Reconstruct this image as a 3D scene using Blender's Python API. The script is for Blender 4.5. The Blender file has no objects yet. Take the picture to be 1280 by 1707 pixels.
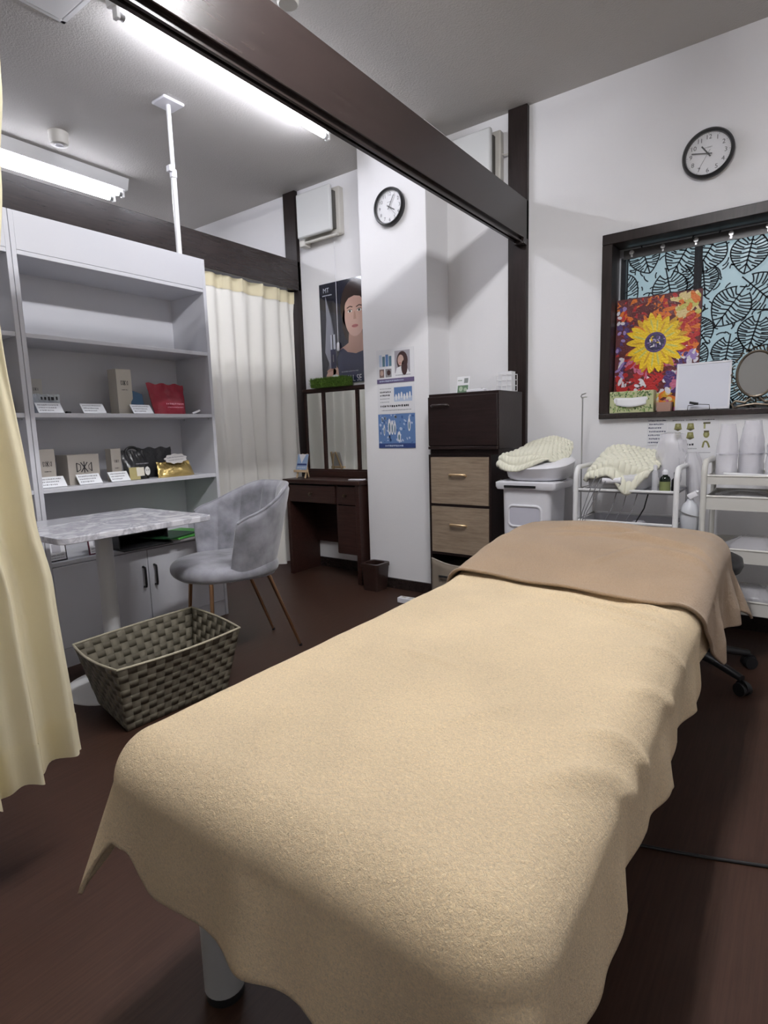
import bpy, bmesh, math, random
from mathutils import Vector, Matrix
from mathutils.noise import noise as pnoise
scene = bpy.context.scene
COL = scene.collection
PI = math.pi

# ------------------------------------------------------------------ camera
def cam_axes(yaw, pit, roll):
    f = Vector((-math.sin(yaw) * math.cos(pit), math.cos(yaw) * math.cos(pit), -math.sin(pit)))
    r = Vector((math.cos(yaw), math.sin(yaw), 0)); u = r.cross(f)
    return r * math.cos(roll) + u * math.sin(roll), u * math.cos(roll) - r * math.sin(roll), f
_r, _u, _f = cam_axes(0.63179167, 0.14092409, -0.029847)
cam = bpy.data.cameras.new('camera'); cam.sensor_fit = 'HORIZONTAL'; cam.sensor_width = 36.0
cam.lens = 960.086 / 1280 * 36.0; cam.clip_start = 0.02
camo = bpy.data.objects.new('camera', cam); COL.objects.link(camo)
M3 = Matrix((_r, _u, -_f)).transposed()
camo.matrix_world = Matrix.Translation((0, 0, 1.0)) @ M3.to_4x4()
scene.camera = camo
# ------------------------------------------------------------------ world (overcast daylight outside the window)
w = bpy.data.worlds.new('world'); scene.world = w; w.use_nodes = True
w.node_tree.nodes['Background'].inputs[0].default_value = (0.74, 0.88, 0.93, 1)
w.node_tree.nodes['Background'].inputs[1].default_value = 1.6
scene.view_settings.view_transform = 'Standard'; scene.view_settings.look = 'None'
scene.view_settings.gamma = 1.0; scene.view_settings.use_curve_mapping = False
scene.view_settings.exposure = 0.0
scene.cycles.use_denoising = True
scene.cycles.max_bounces = 8; scene.cycles.diffuse_bounces = 5; scene.cycles.transparent_max_bounces = 16
TUBE_BED, TUBE_LEFT = 198.0, 62.0        # radiance of the fluorescent tubes (set brighter above the bed, dimmer beyond the beam)

# ------------------------------------------------------------------ materials
MATS = {}
def _nt(name):
    m = bpy.data.materials.new(name); m.use_nodes = True
    return m, m.node_tree.nodes, m.node_tree.links, m.node_tree.nodes['Principled BSDF']
def mat(name, col, rough=0.5, metal=0.0, spec=0.5, bump=None, var=None, trans=0.0, alpha=1.0, emit=None, coat=0.0, sheen=0.0, coords='Object', ior=1.45, stretch=None):
    """procedural principled; bump=(scale,strength,distance); var=(scale,amount) value variation"""
    if name in MATS: return MATS[name]
    m, N, L, b = _nt(name)
    b.inputs['Base Color'].default_value = (*col, 1); b.inputs['Roughness'].default_value = rough
    b.inputs['Metallic'].default_value = metal; b.inputs['Specular IOR Level'].default_value = spec
    b.inputs['Transmission Weight'].default_value = trans; b.inputs['Alpha'].default_value = alpha
    b.inputs['Coat Weight'].default_value = coat; b.inputs['IOR'].default_value = ior
    if sheen:
        b.inputs['Sheen Weight'].default_value = sheen; b.inputs['Sheen Roughness'].default_value = 0.5
    if emit:
        b.inputs['Emission Color'].default_value = (*emit[0], 1); b.inputs['Emission Strength'].default_value = emit[1]
    if bump or var:
        tc = N.new('ShaderNodeTexCoord'); src = tc.outputs[coords]
        if stretch:
            mp = N.new('ShaderNodeMapping'); mp.inputs['Scale'].default_value = stretch
            L.new(src, mp.inputs['Vector']); src = mp.outputs[0]
        if bump:
            n = N.new('ShaderNodeTexNoise'); n.inputs['Scale'].default_value = bump[0]; n.inputs['Detail'].default_value = 3
            L.new(src, n.inputs['Vector'])
            bp = N.new('ShaderNodeBump'); bp.inputs['Strength'].default_value = bump[1]; bp.inputs['Distance'].default_value = bump[2]
            L.new(n.outputs[0], bp.inputs['Height']); L.new(bp.outputs[0], b.inputs['Normal'])
        if var:
            n2 = N.new('ShaderNodeTexNoise'); n2.inputs['Scale'].default_value = var[0]; n2.inputs['Detail'].default_value = 4
            L.new(src, n2.inputs['Vector'])
            mx = N.new('ShaderNodeMix'); mx.data_type = 'RGBA'
            mx.inputs[6].default_value = (*[c * (1 - var[1]) for c in col], 1)
            mx.inputs[7].default_value = (*[min(1, c * (1 + var[1])) for c in col], 1)
            mr = N.new('ShaderNodeMapRange'); mr.inputs[1].default_value = 0.3; mr.inputs[2].default_value = 0.7
            L.new(n2.outputs[0], mr.inputs[0]); L.new(mr.outputs[0], mx.inputs[0]); L.new(mx.outputs[2], b.inputs['Base Color'])
    MATS[name] = m
    return m
def wood(name, c0, c1, axis, rough=0.4, scale=6.0, stretch=14.0, bump=0.15):
    if name in MATS: return MATS[name]
    m, N, L, b = _nt(name)
    tc = N.new('ShaderNodeTexCoord'); mp = N.new('ShaderNodeMapping')
    s = [stretch, stretch, stretch]; s['xyz'.index(axis)] = 1.0
    mp.inputs['Scale'].default_value = s
    n = N.new('ShaderNodeTexNoise'); n.inputs['Scale'].default_value = scale; n.inputs['Detail'].default_value = 6; n.inputs['Roughness'].default_value = 0.65
    cr = N.new('ShaderNodeValToRGB'); cr.color_ramp.elements[0].position = 0.3; cr.color_ramp.elements[1].position = 0.72
    cr.color_ramp.elements[0].color = (*c0, 1); cr.color_ramp.elements[1].color = (*c1, 1)
    bp = N.new('ShaderNodeBump'); bp.inputs['Strength'].default_value = bump; bp.inputs['Distance'].default_value = 0.002
    L.new(tc.outputs['Object'], mp.inputs[0]); L.new(mp.outputs[0], n.inputs['Vector']); L.new(n.outputs[0], cr.inputs[0])
    L.new(cr.outputs[0], b.inputs['Base Color']); L.new(n.outputs[0], bp.inputs['Height']); L.new(bp.outputs[0], b.inputs['Normal'])
    b.inputs['Roughness'].default_value = rough
    MATS[name] = m
    return m
def terry(name, c, scale=230.0, strength=0.9, dist=0.004, fold=None):
    """looped towel cloth: clumpy pile bump and slight colour mottling"""
    m, N, L, b = _nt(name)
    tc = N.new('ShaderNodeTexCoord')
    n = N.new('ShaderNodeTexNoise'); n.inputs['Scale'].default_value = scale; n.inputs['Detail'].default_value = 5; n.inputs['Roughness'].default_value = 0.7
    n.inputs['Distortion'].default_value = 1.2
    v = N.new('ShaderNodeTexNoise'); v.inputs['Scale'].default_value = scale * 0.32; v.inputs['Detail'].default_value = 3; v.inputs['Distortion'].default_value = 0.8
    big = N.new('ShaderNodeTexNoise'); big.inputs['Scale'].default_value = 3.0; big.inputs['Detail'].default_value = 3
    ad = N.new('ShaderNodeMath'); ad.operation = 'ADD'
    for t in (n, v, big): L.new(tc.outputs['Object'], t.inputs['Vector'])
    L.new(n.outputs[0], ad.inputs[0]); L.new(v.outputs[0], ad.inputs[1])
    bp = N.new('ShaderNodeBump'); bp.inputs['Strength'].default_value = strength; bp.inputs['Distance'].default_value = dist
    L.new(ad.outputs[0], bp.inputs['Height']); L.new(bp.outputs[0], b.inputs['Normal'])
    mx = N.new('ShaderNodeMix'); mx.data_type = 'RGBA'
    mx.inputs[6].default_value = (*[x * 0.90 for x in c], 1); mx.inputs[7].default_value = (*[min(1, x * 1.08) for x in c], 1)
    mr = N.new('ShaderNodeMapRange'); mr.inputs[1].default_value = 0.35; mr.inputs[2].default_value = 0.65
    L.new(big.outputs[0], mr.inputs[0]); L.new(mr.outputs[0], mx.inputs[0])
    mx2 = N.new('ShaderNodeMix'); mx2.data_type = 'RGBA'; mx2.blend_type = 'MULTIPLY'
    mr2 = N.new('ShaderNodeMapRange'); mr2.inputs[1].default_value = 0.3; mr2.inputs[2].default_value = 0.62; mr2.inputs[3].default_value = 0.72; mr2.inputs[4].default_value = 1.08  # puts shade into the colour where the fine pile bump dips
    L.new(n.outputs[0], mr2.inputs[0]); mx2.inputs[0].default_value = 1.0
    L.new(mx.outputs[2], mx2.inputs[6]); L.new(mr2.outputs[0], mx2.inputs[7]); L.new(mx2.outputs[2], b.inputs['Base Color'])
    b.inputs['Roughness'].default_value = 0.95; b.inputs['Specular IOR Level'].default_value = 0.1
    b.inputs['Sheen Weight'].default_value = 0.25; b.inputs['Sheen Roughness'].default_value = 0.6
    MATS[name] = m
    return m
def cloth_thin(name, col, tfac=0.35):
    m = bpy.data.materials.new(name); m.use_nodes = True; N = m.node_tree.nodes; L = m.node_tree.links; N.clear()
    o = N.new('ShaderNodeOutputMaterial'); d = N.new('ShaderNodeBsdfDiffuse'); t = N.new('ShaderNodeBsdfTranslucent'); x = N.new('ShaderNodeMixShader')
    tc = N.new('ShaderNodeTexCoord'); mp = N.new('ShaderNodeMapping'); mp.inputs['Scale'].default_value = (1, 1, 8)
    n = N.new('ShaderNodeTexNoise'); n.inputs['Scale'].default_value = 160; bp = N.new('ShaderNodeBump'); bp.inputs['Strength'].default_value = 0.25; bp.inputs['Distance'].default_value = 0.002
    L.new(tc.outputs['Object'], mp.inputs[0]); L.new(mp.outputs[0], n.inputs['Vector']); L.new(n.outputs[0], bp.inputs['Height']); L.new(bp.outputs[0], d.inputs['Normal'])
    for s in (d, t): s.inputs['Color'].default_value = (*col, 1)
    x.inputs[0].default_value = tfac
    L.new(d.outputs[0], x.inputs[1]); L.new(t.outputs[0], x.inputs[2]); L.new(x.outputs[0], o.inputs[0])
    MATS[name] = m
    return m
def film(name, col, alpha, rough=0.15):
    """thin crinkled clear plastic: part glossy, part milky, part see-through"""
    return mat(name, col, rough, spec=0.6, alpha=alpha, bump=(60, 0.5, 0.004))

DARK = wood('dark_stained_wood', (0.016, 0.011, 0.010), (0.030, 0.021, 0.019), 'y', 0.27, bump=0.015)
DARKZ = wood('dark_stained_wood_upright', (0.016, 0.011, 0.010), (0.030, 0.021, 0.019), 'z', 0.36, bump=0.05)
DESK = wood('brown_desk_wood', (0.022, 0.009, 0.007), (0.045, 0.020, 0.016), 'x', 0.35, bump=0.05)
OAK = wood('pale_oak_print', (0.21, 0.155, 0.105), (0.37, 0.29, 0.21), 'x', 0.5, scale=9, stretch=11)
ESP = wood('espresso_board', (0.013, 0.0075, 0.007), (0.024, 0.014, 0.013), 'x', 0.4)
for _m in (DARKZ, ESP, DESK): _m.node_tree.nodes['Principled BSDF'].inputs['Specular IOR Level'].default_value = 0.22
WHITE = mat('white_melamine', (0.605, 0.61, 0.648), 0.35, var=(2, 0.01))
WHITEP = mat('white_plastic', (0.78, 0.78, 0.82), 0.35)
WHITEM = mat('white_painted_metal', (0.80, 0.80, 0.80), 0.3)
OFFW = mat('ivory_plastic', (0.62, 0.60, 0.55), 0.4)
PAPER = mat('white_paper', (0.80, 0.80, 0.82), 0.7)
BLACK = mat('black_plastic', (0.012, 0.012, 0.013), 0.4)
BLACKM = mat('black_metal', (0.02, 0.02, 0.02), 0.35, metal=0.6)
CHROME = mat('brushed_steel', (0.55, 0.55, 0.55), 0.28, metal=1.0)
GOLDM = mat('brushed_gold_metal', (0.42, 0.25, 0.14), 0.3, metal=1.0)
BRASS = mat('pale_brass', (0.75, 0.55, 0.33), 0.35, metal=0.7)
MIRROR = mat('mirror_silver', (0.86, 0.88, 0.86), 0.02, metal=1.0)
LAMP = mat('lit_fluorescent_tube', (1, 1, 1), 0.5, emit=((0.95, 0.96, 1.06), TUBE_LEFT))
LAMPC = mat('lit_dimmed_tube', (1, 1, 1), 0.5, emit=((0.95, 0.96, 1.06), TUBE_LEFT * 0.6))  # dimmed to weaken the glow on the ceiling
LAMPB = mat('lit_bright_tube', (1, 1, 1), 0.5, emit=((0.98, 0.975, 1.0), TUBE_BED))

# ------------------------------------------------------------------ mesh helpers
class MB:
    def __init__(s): s.v = []; s.f = []; s.m = []; s.cur = 0
    def add(s, vs, fs, mi=None):
        o = len(s.v); s.v += [tuple(p) for p in vs]; s.f += [tuple(i + o for i in f) for f in fs]; s.m += [s.cur if mi is None else mi] * len(fs)
        return s
    def box(s, x0, x1, y0, y1, z0, z1, mi=None):
        return s.add([(x0, y0, z0), (x1, y0, z0), (x1, y1, z0), (x0, y1, z0), (x0, y0, z1), (x1, y0, z1), (x1, y1, z1), (x0, y1, z1)],
                     [(3, 2, 1, 0), (4, 5, 6, 7), (0, 1, 5, 4), (1, 2, 6, 5), (2, 3, 7, 6), (3, 0, 4, 7)], mi)
    def obox(s, c, ex, ey, ez, mi=None):
        """box about centre c with half-axis vectors"""
        c, ex, ey, ez = map(Vector, (c, ex, ey, ez))
        P = [c + a * ex + b * ey + d * ez for d in (-1, 1) for a, b in ((-1, -1), (1, -1), (1, 1), (-1, 1))]
        return s.add(P, [(3, 2, 1, 0), (4, 5, 6, 7), (0, 1, 5, 4), (1, 2, 6, 5), (2, 3, 7, 6), (3, 0, 4, 7)], mi)
    def cyl(s, p0, p1, r0, n=16, r1=None, caps=True):
        return s.tube([p0, p1], [r0, r0 if r1 is None else r1], n, caps)
    def tube(s, path, r, n=8, caps=True, closed=False):
        P = [Vector(p) for p in path]; k = len(P); R = r if isinstance(r, (list, tuple)) else [r] * k
        T = []
        for i in range(k):
            a = P[(i - 1) % k] if (closed or i) else P[0]; b = P[(i + 1) % k] if (closed or i < k - 1) else P[-1]
            T.append((b - a).normalized() if (b - a).length > 1e-9 else Vector((0, 0, 1)))
        up = Vector((0, 0, 1)) if abs(T[0].z) < 0.9 else Vector((1, 0, 0))
        x = T[0].cross(up).normalized(); vs = []
        for i in range(k):
            x = (x - T[i] * x.dot(T[i])); x = x.normalized() if x.length > 1e-6 else T[i].orthogonal().normalized()
            y = T[i].cross(x)
            vs += [P[i] + R[i] * (math.cos(2 * PI * j / n) * x + math.sin(2 * PI * j / n) * y) for j in range(n)]
        fs = []
        for i in range(k if closed else k - 1):
            i2 = (i + 1) % k
            fs += [(i * n + j, i * n + (j + 1) % n, i2 * n + (j + 1) % n, i2 * n + j) for j in range(n)]
        if caps and not closed: fs += [tuple(range(n - 1, -1, -1)), tuple((k - 1) * n + j for j in range(n))]
        return s.add(vs, fs)
    def lathe(s, prof, c=(0, 0, 0), n=24, sx=1, sy=1, axis='z', wob=None):
        """profile of (r, h) pairs, closed at r=0 ends"""
        vs = []; fs = []; k = len(prof)
        for i, (r, h) in enumerate(prof):
            for j in range(n):
                a = 2 * PI * j / n; rr = r * (1 + (wob(a, h) if wob else 0))
                q = (rr * math.cos(a) * sx, rr * math.sin(a) * sy, h)
                if axis == 'y': q = (q[0], h, q[1])
                if axis == 'x': q = (h, q[0], q[1])
                vs.append((c[0] + q[0], c[1] + q[1], c[2] + q[2]))
        for i in range(k - 1):
            fs += [(i * n + j, i * n + (j + 1) % n, (i + 1) * n + (j + 1) % n, (i + 1) * n + j) for j in range(n)]
        fs += [tuple(range(n - 1, -1, -1)), tuple((k - 1) * n + j for j in range(n))]
        return s.add(vs, fs)
    def grid(s, fn, nu, nv, closeu=False):
        vs = [fn(i / nu, j / nv) for j in range(nv + 1) for i in range(nu + (0 if closeu else 1))]
        w = nu if closeu else nu + 1
        fs = [(j * w + i, j * w + (i + 1) % w, (j + 1) * w + (i + 1) % w, (j + 1) * w + i) for j in range(nv) for i in range(nu)]
        return s.add(vs, fs)
    def loft(s, rings, capb=True, capt=True):
        n = len(rings[0]); vs = [p for r in rings for p in r]; fs = []
        for i in range(len(rings) - 1):
            fs += [(i * n + j, i * n + (j + 1) % n, (i + 1) * n + (j + 1) % n, (i + 1) * n + j) for j in range(n)]
        if capb: fs.append(tuple(range(n - 1, -1, -1)))
        if capt: fs.append(tuple((len(rings) - 1) * n + j for j in range(n)))
        return s.add(vs, fs)
    def prism(s, pts, z0, z1):
        n = len(pts); return s.loft([[(x, y, z0) for x, y in pts], [(x, y, z1) for x, y in pts]])
ROOT = {}
def obj(name, mb, m, parent=None, bev=0.0, smooth=40, solid=0.0, sub=0, local=False, seg=2):
    me = bpy.data.meshes.new(name)
    off = Vector((0, 0, 0))
    if parent is not None and not local: off = ROOT[parent.name]
    me.from_pydata([tuple(Vector(p) - off) for p in mb.v], [], mb.f)
    ms = m if isinstance(m, (list, tuple)) else [m]
    for x in ms: me.materials.append(x)
    me.polygons.foreach_set('material_index', mb.m)
    bm = bmesh.new(); bm.from_mesh(me); bmesh.ops.recalc_face_normals(bm, faces=bm.faces); bm.to_mesh(me); bm.free()
    if smooth:
        me.polygons.foreach_set('use_smooth', [True] * len(me.polygons)); me.set_sharp_from_angle(angle=math.radians(smooth))
    o = bpy.data.objects.new(name, me); COL.objects.link(o)
    if parent is not None:
        o.parent = parent; ROOT[o.name] = ROOT[parent.name]
    else: ROOT[o.name] = Vector((0, 0, 0))
    if solid:
        md = o.modifiers.new('thickness', 'SOLIDIFY'); md.thickness = solid; md.offset = 0
    if bev:
        md = o.modifiers.new('edge', 'BEVEL'); md.width = bev; md.segments = seg; md.limit_method = 'ANGLE'; md.angle_limit = math.radians(40)
    if sub:
        md = o.modifiers.new('round', 'SUBSURF'); md.levels = sub; md.render_levels = sub
    return o
def tag(o, label, cat, group=None):
    o['label'] = label; o['category'] = cat
    if group: o['group'] = group
    return o
def thing(name, label, cat, loc=(0, 0, 0), rotz=0.0, group=None):
    o = bpy.data.objects.new(name, None); o.empty_display_size = 0.05; COL.objects.link(o)
    o.location = loc; o.rotation_euler = (0, 0, rotz); ROOT[o.name] = Vector(loc)
    return tag(o, label, cat, group)
def single(name, mb, m, label, cat, group=None, **k):
    """a thing of one mesh; its origin is put at its base"""
    xs = [p[0] for p in mb.v]; ys = [p[1] for p in mb.v]; z0 = min(p[2] for p in mb.v)
    b = Vector(((min(xs) + max(xs)) / 2, (min(ys) + max(ys)) / 2, z0))
    mb.v = [tuple(Vector(p) - b) for p in mb.v]
    o = obj(name, mb, m, None, **k); o.location = b; ROOT[o.name] = b
    return tag(o, label, cat, group)
def struct(name, mb, m, parent=None, **k):
    o = obj(name, mb, m, parent, **k)
    if parent is None: o['kind'] = 'structure'
    return o
def sm(a, b, x):
    t = max(0.0, min(1.0, (x - a) / (b - a))); return t * t * (3 - 2 * t)
def lerp(a, b, t): return a + (b - a) * t
def nz(x, y=0.0, z=0.0): return pnoise(Vector((x, y, z)))
def arc(cx, cy, r, a0, a1, n):
    return [(cx + r * math.cos(lerp(a0, a1, i / n)), cy + r * math.sin(lerp(a0, a1, i / n))) for i in range(n + 1)]
def rrect(x0, x1, y0, y1, r, n=5):
    return arc(x1 - r, y1 - r, r, 0, PI / 2, n) + arc(x0 + r, y1 - r, r, PI / 2, PI, n) + arc(x0 + r, y0 + r, r, PI, 1.5 * PI, n) + arc(x1 - r, y0 + r, r, 1.5 * PI, 2 * PI, n)
# ---- flat print: coloured polygons and lettering laid on a face
FONT = {}
def glyphs(txt):
    if txt not in FONT:
        c = bpy.data.curves.new('lettering', 'FONT'); c.body = txt; c.size = 1; c.align_x = 'CENTER'; c.align_y = 'CENTER'; c.resolution_u = 3
        t = bpy.data.objects.new('lettering', c); me = bpy.data.meshes.new_from_object(t)
        FONT[txt] = ([tuple(v.co[:2]) for v in me.vertices], [tuple(p.vertices) for p in me.polygons])
        bpy.data.objects.remove(t); bpy.data.curves.remove(c); bpy.data.meshes.remove(me)
    return FONT[txt]
class Print:
    def __init__(s, o, ex, ey, step=0.0004):
        s.o, s.ex, s.ey = Vector(o), Vector(ex), Vector(ey); s.n = s.ex.cross(s.ey).normalized(); s.st = step; s.mb = MB(); s.ms = []; s.lay = 1
    def mi(s, m):
        if m not in s.ms: s.ms.append(m)
        return s.ms.index(m)
    def P(s, x, y, l): return s.o + s.ex * x + s.ey * y + s.n * (s.st * l)
    def poly(s, pts, m, l=1): s.mb.add([s.P(x, y, l) for x, y in pts], [tuple(range(len(pts)))], s.mi(m)); return s
    def rect(s, x0, x1, y0, y1, m, l=1): return s.poly([(x0, y0), (x1, y0), (x1, y1), (x0, y1)], m, l)
    def ell(s, cx, cy, rx, ry, m, l=1, n=20, rot=0.0):
        return s.poly([(cx + rx * math.cos(a) * math.cos(rot) - ry * math.sin(a) * math.sin(rot), cy + rx * math.cos(a) * math.sin(rot) + ry * math.sin(a) * math.cos(rot)) for a in [2 * PI * i / n for i in range(n)]], m, l)
    def line(s, pts, wd, m, l=1):
        for (x0, y0), (x1, y1) in zip(pts[:-1], pts[1:]):
            dx, dy = x1 - x0, y1 - y0; d = math.hypot(dx, dy) or 1; nx, ny = -dy / d * wd / 2, dx / d * wd / 2
            s.poly([(x0 + nx, y0 + ny), (x1 + nx, y1 + ny), (x1 - nx, y1 - ny), (x0 - nx, y0 - ny)][::-1], m, l)
        return s
    def text(s, txt, cx, cy, size, m, l=2, sx=1.0):
        v, f = glyphs(txt); s.mb.add([s.P(cx + x * size * sx, cy + y * size, l) for x, y in v], f, s.mi(m)); return s
    def scribble(s, x0, x1, y, h, m, l=2, seed=0):
        """a line of lettering too small to read: short uneven strokes"""
        rnd = random.Random(seed); x = x0
        while x < x1 - h * 0.4:
            wd = h * rnd.uniform(0.4, 0.9); s.rect(x, min(x + wd, x1), y - h * rnd.uniform(0.3, 0.5), y + h * rnd.uniform(0.3, 0.5), m, l); x += wd + h * rnd.uniform(0.2, 0.45)
        return s
    def done(s, name, parent):
        o = obj(name, s.mb, s.ms, parent, smooth=0); return o
def ink(name, c, rough=0.55): return mat('print_' + name, c, rough)
INK = ink('black', (0.02, 0.02, 0.025)); GREY = ink('grey', (0.25, 0.25, 0.27))

# ================================================================== THE ROOM
YB = 3.17; ZC = 2.68; XL = -4.7; XR = 1.7; YF = -1.7
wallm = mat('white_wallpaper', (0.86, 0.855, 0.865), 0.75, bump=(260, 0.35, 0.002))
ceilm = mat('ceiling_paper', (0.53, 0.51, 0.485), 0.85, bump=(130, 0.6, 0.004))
floorm = wood('dark_brown_floor', (0.033, 0.0150, 0.0090), (0.055, 0.0265, 0.0175), 'y', 0.48, scale=5, stretch=30, bump=0.12)
floorm.node_tree.nodes['Principled BSDF'].inputs['Specular IOR Level'].default_value = 0.3
struct('floor', MB().box(XL, XR, YF, YB + 0.15, -0.05, 0), floorm)
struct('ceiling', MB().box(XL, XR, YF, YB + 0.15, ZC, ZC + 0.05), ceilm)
WX0, WX1, WZ0, WZ1 = -0.865, 0.62, 1.045, 1.915          # window opening
b = MB()
b.box(XL, WX0, YB, YB + 0.16, 0, ZC); b.box(WX1, XR, YB, YB + 0.16, 0, ZC)
b.box(WX0, WX1, YB, YB + 0.16, 0, WZ0); b.box(WX0, WX1, YB, YB + 0.16, WZ1, ZC)
struct('wall_back', b, wallm)
struct('wall_left', MB().box(XL - 0.1, XL, YF, YB, 0, ZC), wallm)
struct('wall_right', MB().box(XR, XR + 0.1, YF, YB, 0, ZC), wallm)
struct('wall_front', MB().box(XL, XR, YF - 0.1, YF, 0, ZC), wallm)
struct('wall_pillar', MB().box(-2.265, -1.79, 2.925, YB, 0, ZC), wallm, bev=0.004)
# dark posts and beams
PX0, PX1 = -1.395, -1.287; BX0 = -1.339
RX0, RX1 = -3.11, -2.995
struct('trim_1', MB().box(PX0, PX1, YB - 0.03, YB + 0.01, 0, ZC), DARKZ, bev=0.003)
o = struct('trim_2', MB().box(BX0, PX1, YF, YB - 0.005, 2.002, 2.205), DARK, bev=0.003)
for k, (x0, x1) in enumerate(((PX1 - 0.026, PX1 - 0.016), (BX0, PX1 - 0.038))):
    obj('sliding_groove_rail', MB().box(x0, x1, YF, YB - 0.02, 1.985, 2.0025), DARK, o)
obj('end_block', MB().box(BX0 - 0.002, PX1 + 0.003, YB - 0.075, YB - 0.03, 1.972, 2.004), DARK, o, bev=0.002)
struct('trim_3', MB().box(RX0, RX1, YB - 0.03, YB + 0.01, 0, ZC), DARKZ, bev=0.003)
struct('trim_4', MB().box(RX0, RX1, YF, YB - 0.005, 2.005, 2.207), DARK, bev=0.003)
struct('baseboard_back', MB().box(XL, XR, YB - 0.012, YB + 0.001, 0, 0.07), DARK)
b = MB().box(-2.275, -1.78, 2.913, 2.925, 0, 0.065); b.box(-1.79, -1.778, 2.925, YB - 0.012, 0, 0.065)
struct('baseboard_pillar', b, DARK)

# ---- window with dark frame
win = struct('window_1', MB().box(WX0 - 0.02, WX1 + 0.02, YB - 0.035, YB + 0.15, WZ0 - 0.022, WZ0 + 0.006), DARK, bev=0.003)
b = MB().box(WX0 - 0.02, WX0 + 0.03, YB - 0.035, YB + 0.13, WZ0 + 0.006, WZ1 - 0.03); obj('window_frame', b, DARKZ, win, bev=0.003)
b = MB().box(WX1 - 0.03, WX1 + 0.02, YB - 0.035, YB + 0.13, WZ0 + 0.006, WZ1 - 0.03); obj('window_frame', b, DARKZ, win, bev=0.003)
b = MB().box(WX0 - 0.02, WX1 + 0.02, YB - 0.035, YB + 0.13, WZ1 - 0.03, WZ1 + 0.02); obj('window_frame', b, DARKZ, win, bev=0.003)
alu = mat('grey_aluminium', (0.35, 0.36, 0.38), 0.4, metal=0.5)
m = bpy.data.materials.new('frosted_glass'); m.use_nodes = True; N = m.node_tree.nodes; L = m.node_tree.links; N.clear()
oo = N.new('ShaderNodeOutputMaterial'); t = N.new('ShaderNodeBsdfTranslucent'); g = N.new('ShaderNodeBsdfGlossy'); x = N.new('ShaderNodeMixShader')
t.inputs[0].default_value = (0.60, 0.66, 0.68, 1); g.inputs['Roughness'].default_value = 0.25; x.inputs[0].default_value = 0.12
L.new(t.outputs[0], x.inputs[1]); L.new(g.outputs[0], x.inputs[2]); L.new(x.outputs[0], oo.inputs[0]); FROST = m
for x0, x1, y in ((WX0 + 0.03, -0.08, YB + 0.118), (-0.12, WX1 - 0.03, YB + 0.145)):
    sash = MB().box(x0, x0 + 0.03, y - 0.012, y + 0.012, WZ0, WZ1); sash.box(x1 - 0.03, x1, y - 0.012, y + 0.012, WZ0, WZ1)
    sash.box(x0 + 0.03, x1 - 0.03, y - 0.012, y + 0.012, WZ0, WZ0 + 0.03); sash.box(x0 + 0.03, x1 - 0.03, y - 0.012, y + 0.012, WZ1 - 0.04, WZ1)
    s_ = obj('sash', sash, alu, win)
    obj('pane', MB().box(x0 + 0.03, x1 - 0.03, y - 0.002, y + 0.002, WZ0 + 0.03, WZ1 - 0.04), FROST, s_)
#@@NEXT
# ================================================================== CEILING FIXTURES
def tube_light(label, x, y0, y1, xs, body_w, zt, lamp=LAMP):
    t = thing('ceiling_light', label, 'light', (x, (y0 + y1) / 2, ZC), 0, 'fluorescent ceiling lights')
    hw = body_w / 2
    b = MB().loft([[(x - hw, y, ZC), (x - hw * 0.8, y, zt + 0.022), (x + hw * 0.8, y, zt + 0.022), (x + hw, y, ZC)] for y in (y0 - 0.02, y1 + 0.02)])
    obj('housing', b, WHITEM, t, bev=0.003)
    for dx in xs:
        tb = obj('tube', MB().cyl((x + dx, y0 + 0.03, zt), (x + dx, y1 - 0.03, zt), 0.0145, 16), lamp, t)
        for ya, yb in ((y0 + 0.005, y0 + 0.03), (y1 - 0.03, y1 - 0.005)):
            obj('end_cap', MB().cyl((x + dx, ya, zt), (x + dx, yb, zt), 0.0152, 16), CHROME, tb)
        for ys in (y0 - 0.008, y1 - 0.007):
            obj('socket', MB().box(x + dx - 0.016, x + dx + 0.016, ys, ys + 0.015, zt - 0.018, ZC - 0.03), WHITEM, t, bev=0.003)
    return t
tube_light('single bright tube light on the ceiling beside the main beam', -2.245, 1.42, 2.64, (0,), 0.08, 2.618)
tube_light('twin tube light on the ceiling beyond the rear beam', -3.80, 1.10, 2.30, (-0.055, 0.055), 0.23, 2.590, LAMPC)
tube_light('twin tube light on the ceiling above the treatment bed', -0.48, 0.36, 1.56, (-0.055, 0.055), 0.19, 2.605, LAMPB)
b = MB().lathe([(0.052, ZC), (0.052, ZC - 0.008), (0.049, ZC - 0.012), (0.049, ZC - 0.05), (0.044, ZC - 0.062), (0.03, ZC - 0.064)], (-3.44, 1.76, 0), 28)
t = thing('smoke_detector', 'round white smoke detector on the ceiling near twin tubes', 'detector', (-3.44, 1.76, ZC))
obj('body', b, OFFW, t); obj('sensor_cap', MB().lathe([(0.022, ZC - 0.0635), (0.020, ZC - 0.070), (0.012, ZC - 0.071)], (-3.44, 1.76, 0), 20), WHITEP, t)
single('ceiling_alarm', MB().lathe([(0.042, ZC), (0.042, ZC - 0.05), (0.036, ZC - 0.058)], (-1.70, 1.80, 0), 24), OFFW, 'small white cylinder alarm on the ceiling at the top edge', 'alarm')
t = thing('ceiling_hatch', 'square white vent panel in the ceiling at the top left', 'vent', (-2.42, 1.25, ZC))
b = MB(); pts = [(-2.53, 1.14), (-2.31, 1.14), (-2.31, 1.36), (-2.53, 1.36)]
for (xa, ya), (xb, yb) in zip(pts, pts[1:] + pts[:1]): b.box(min(xa, xb) - 0.008, max(xa, xb) + 0.008, min(ya, yb) - 0.008, max(ya, yb) + 0.008, ZC - 0.008, ZC)
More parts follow.
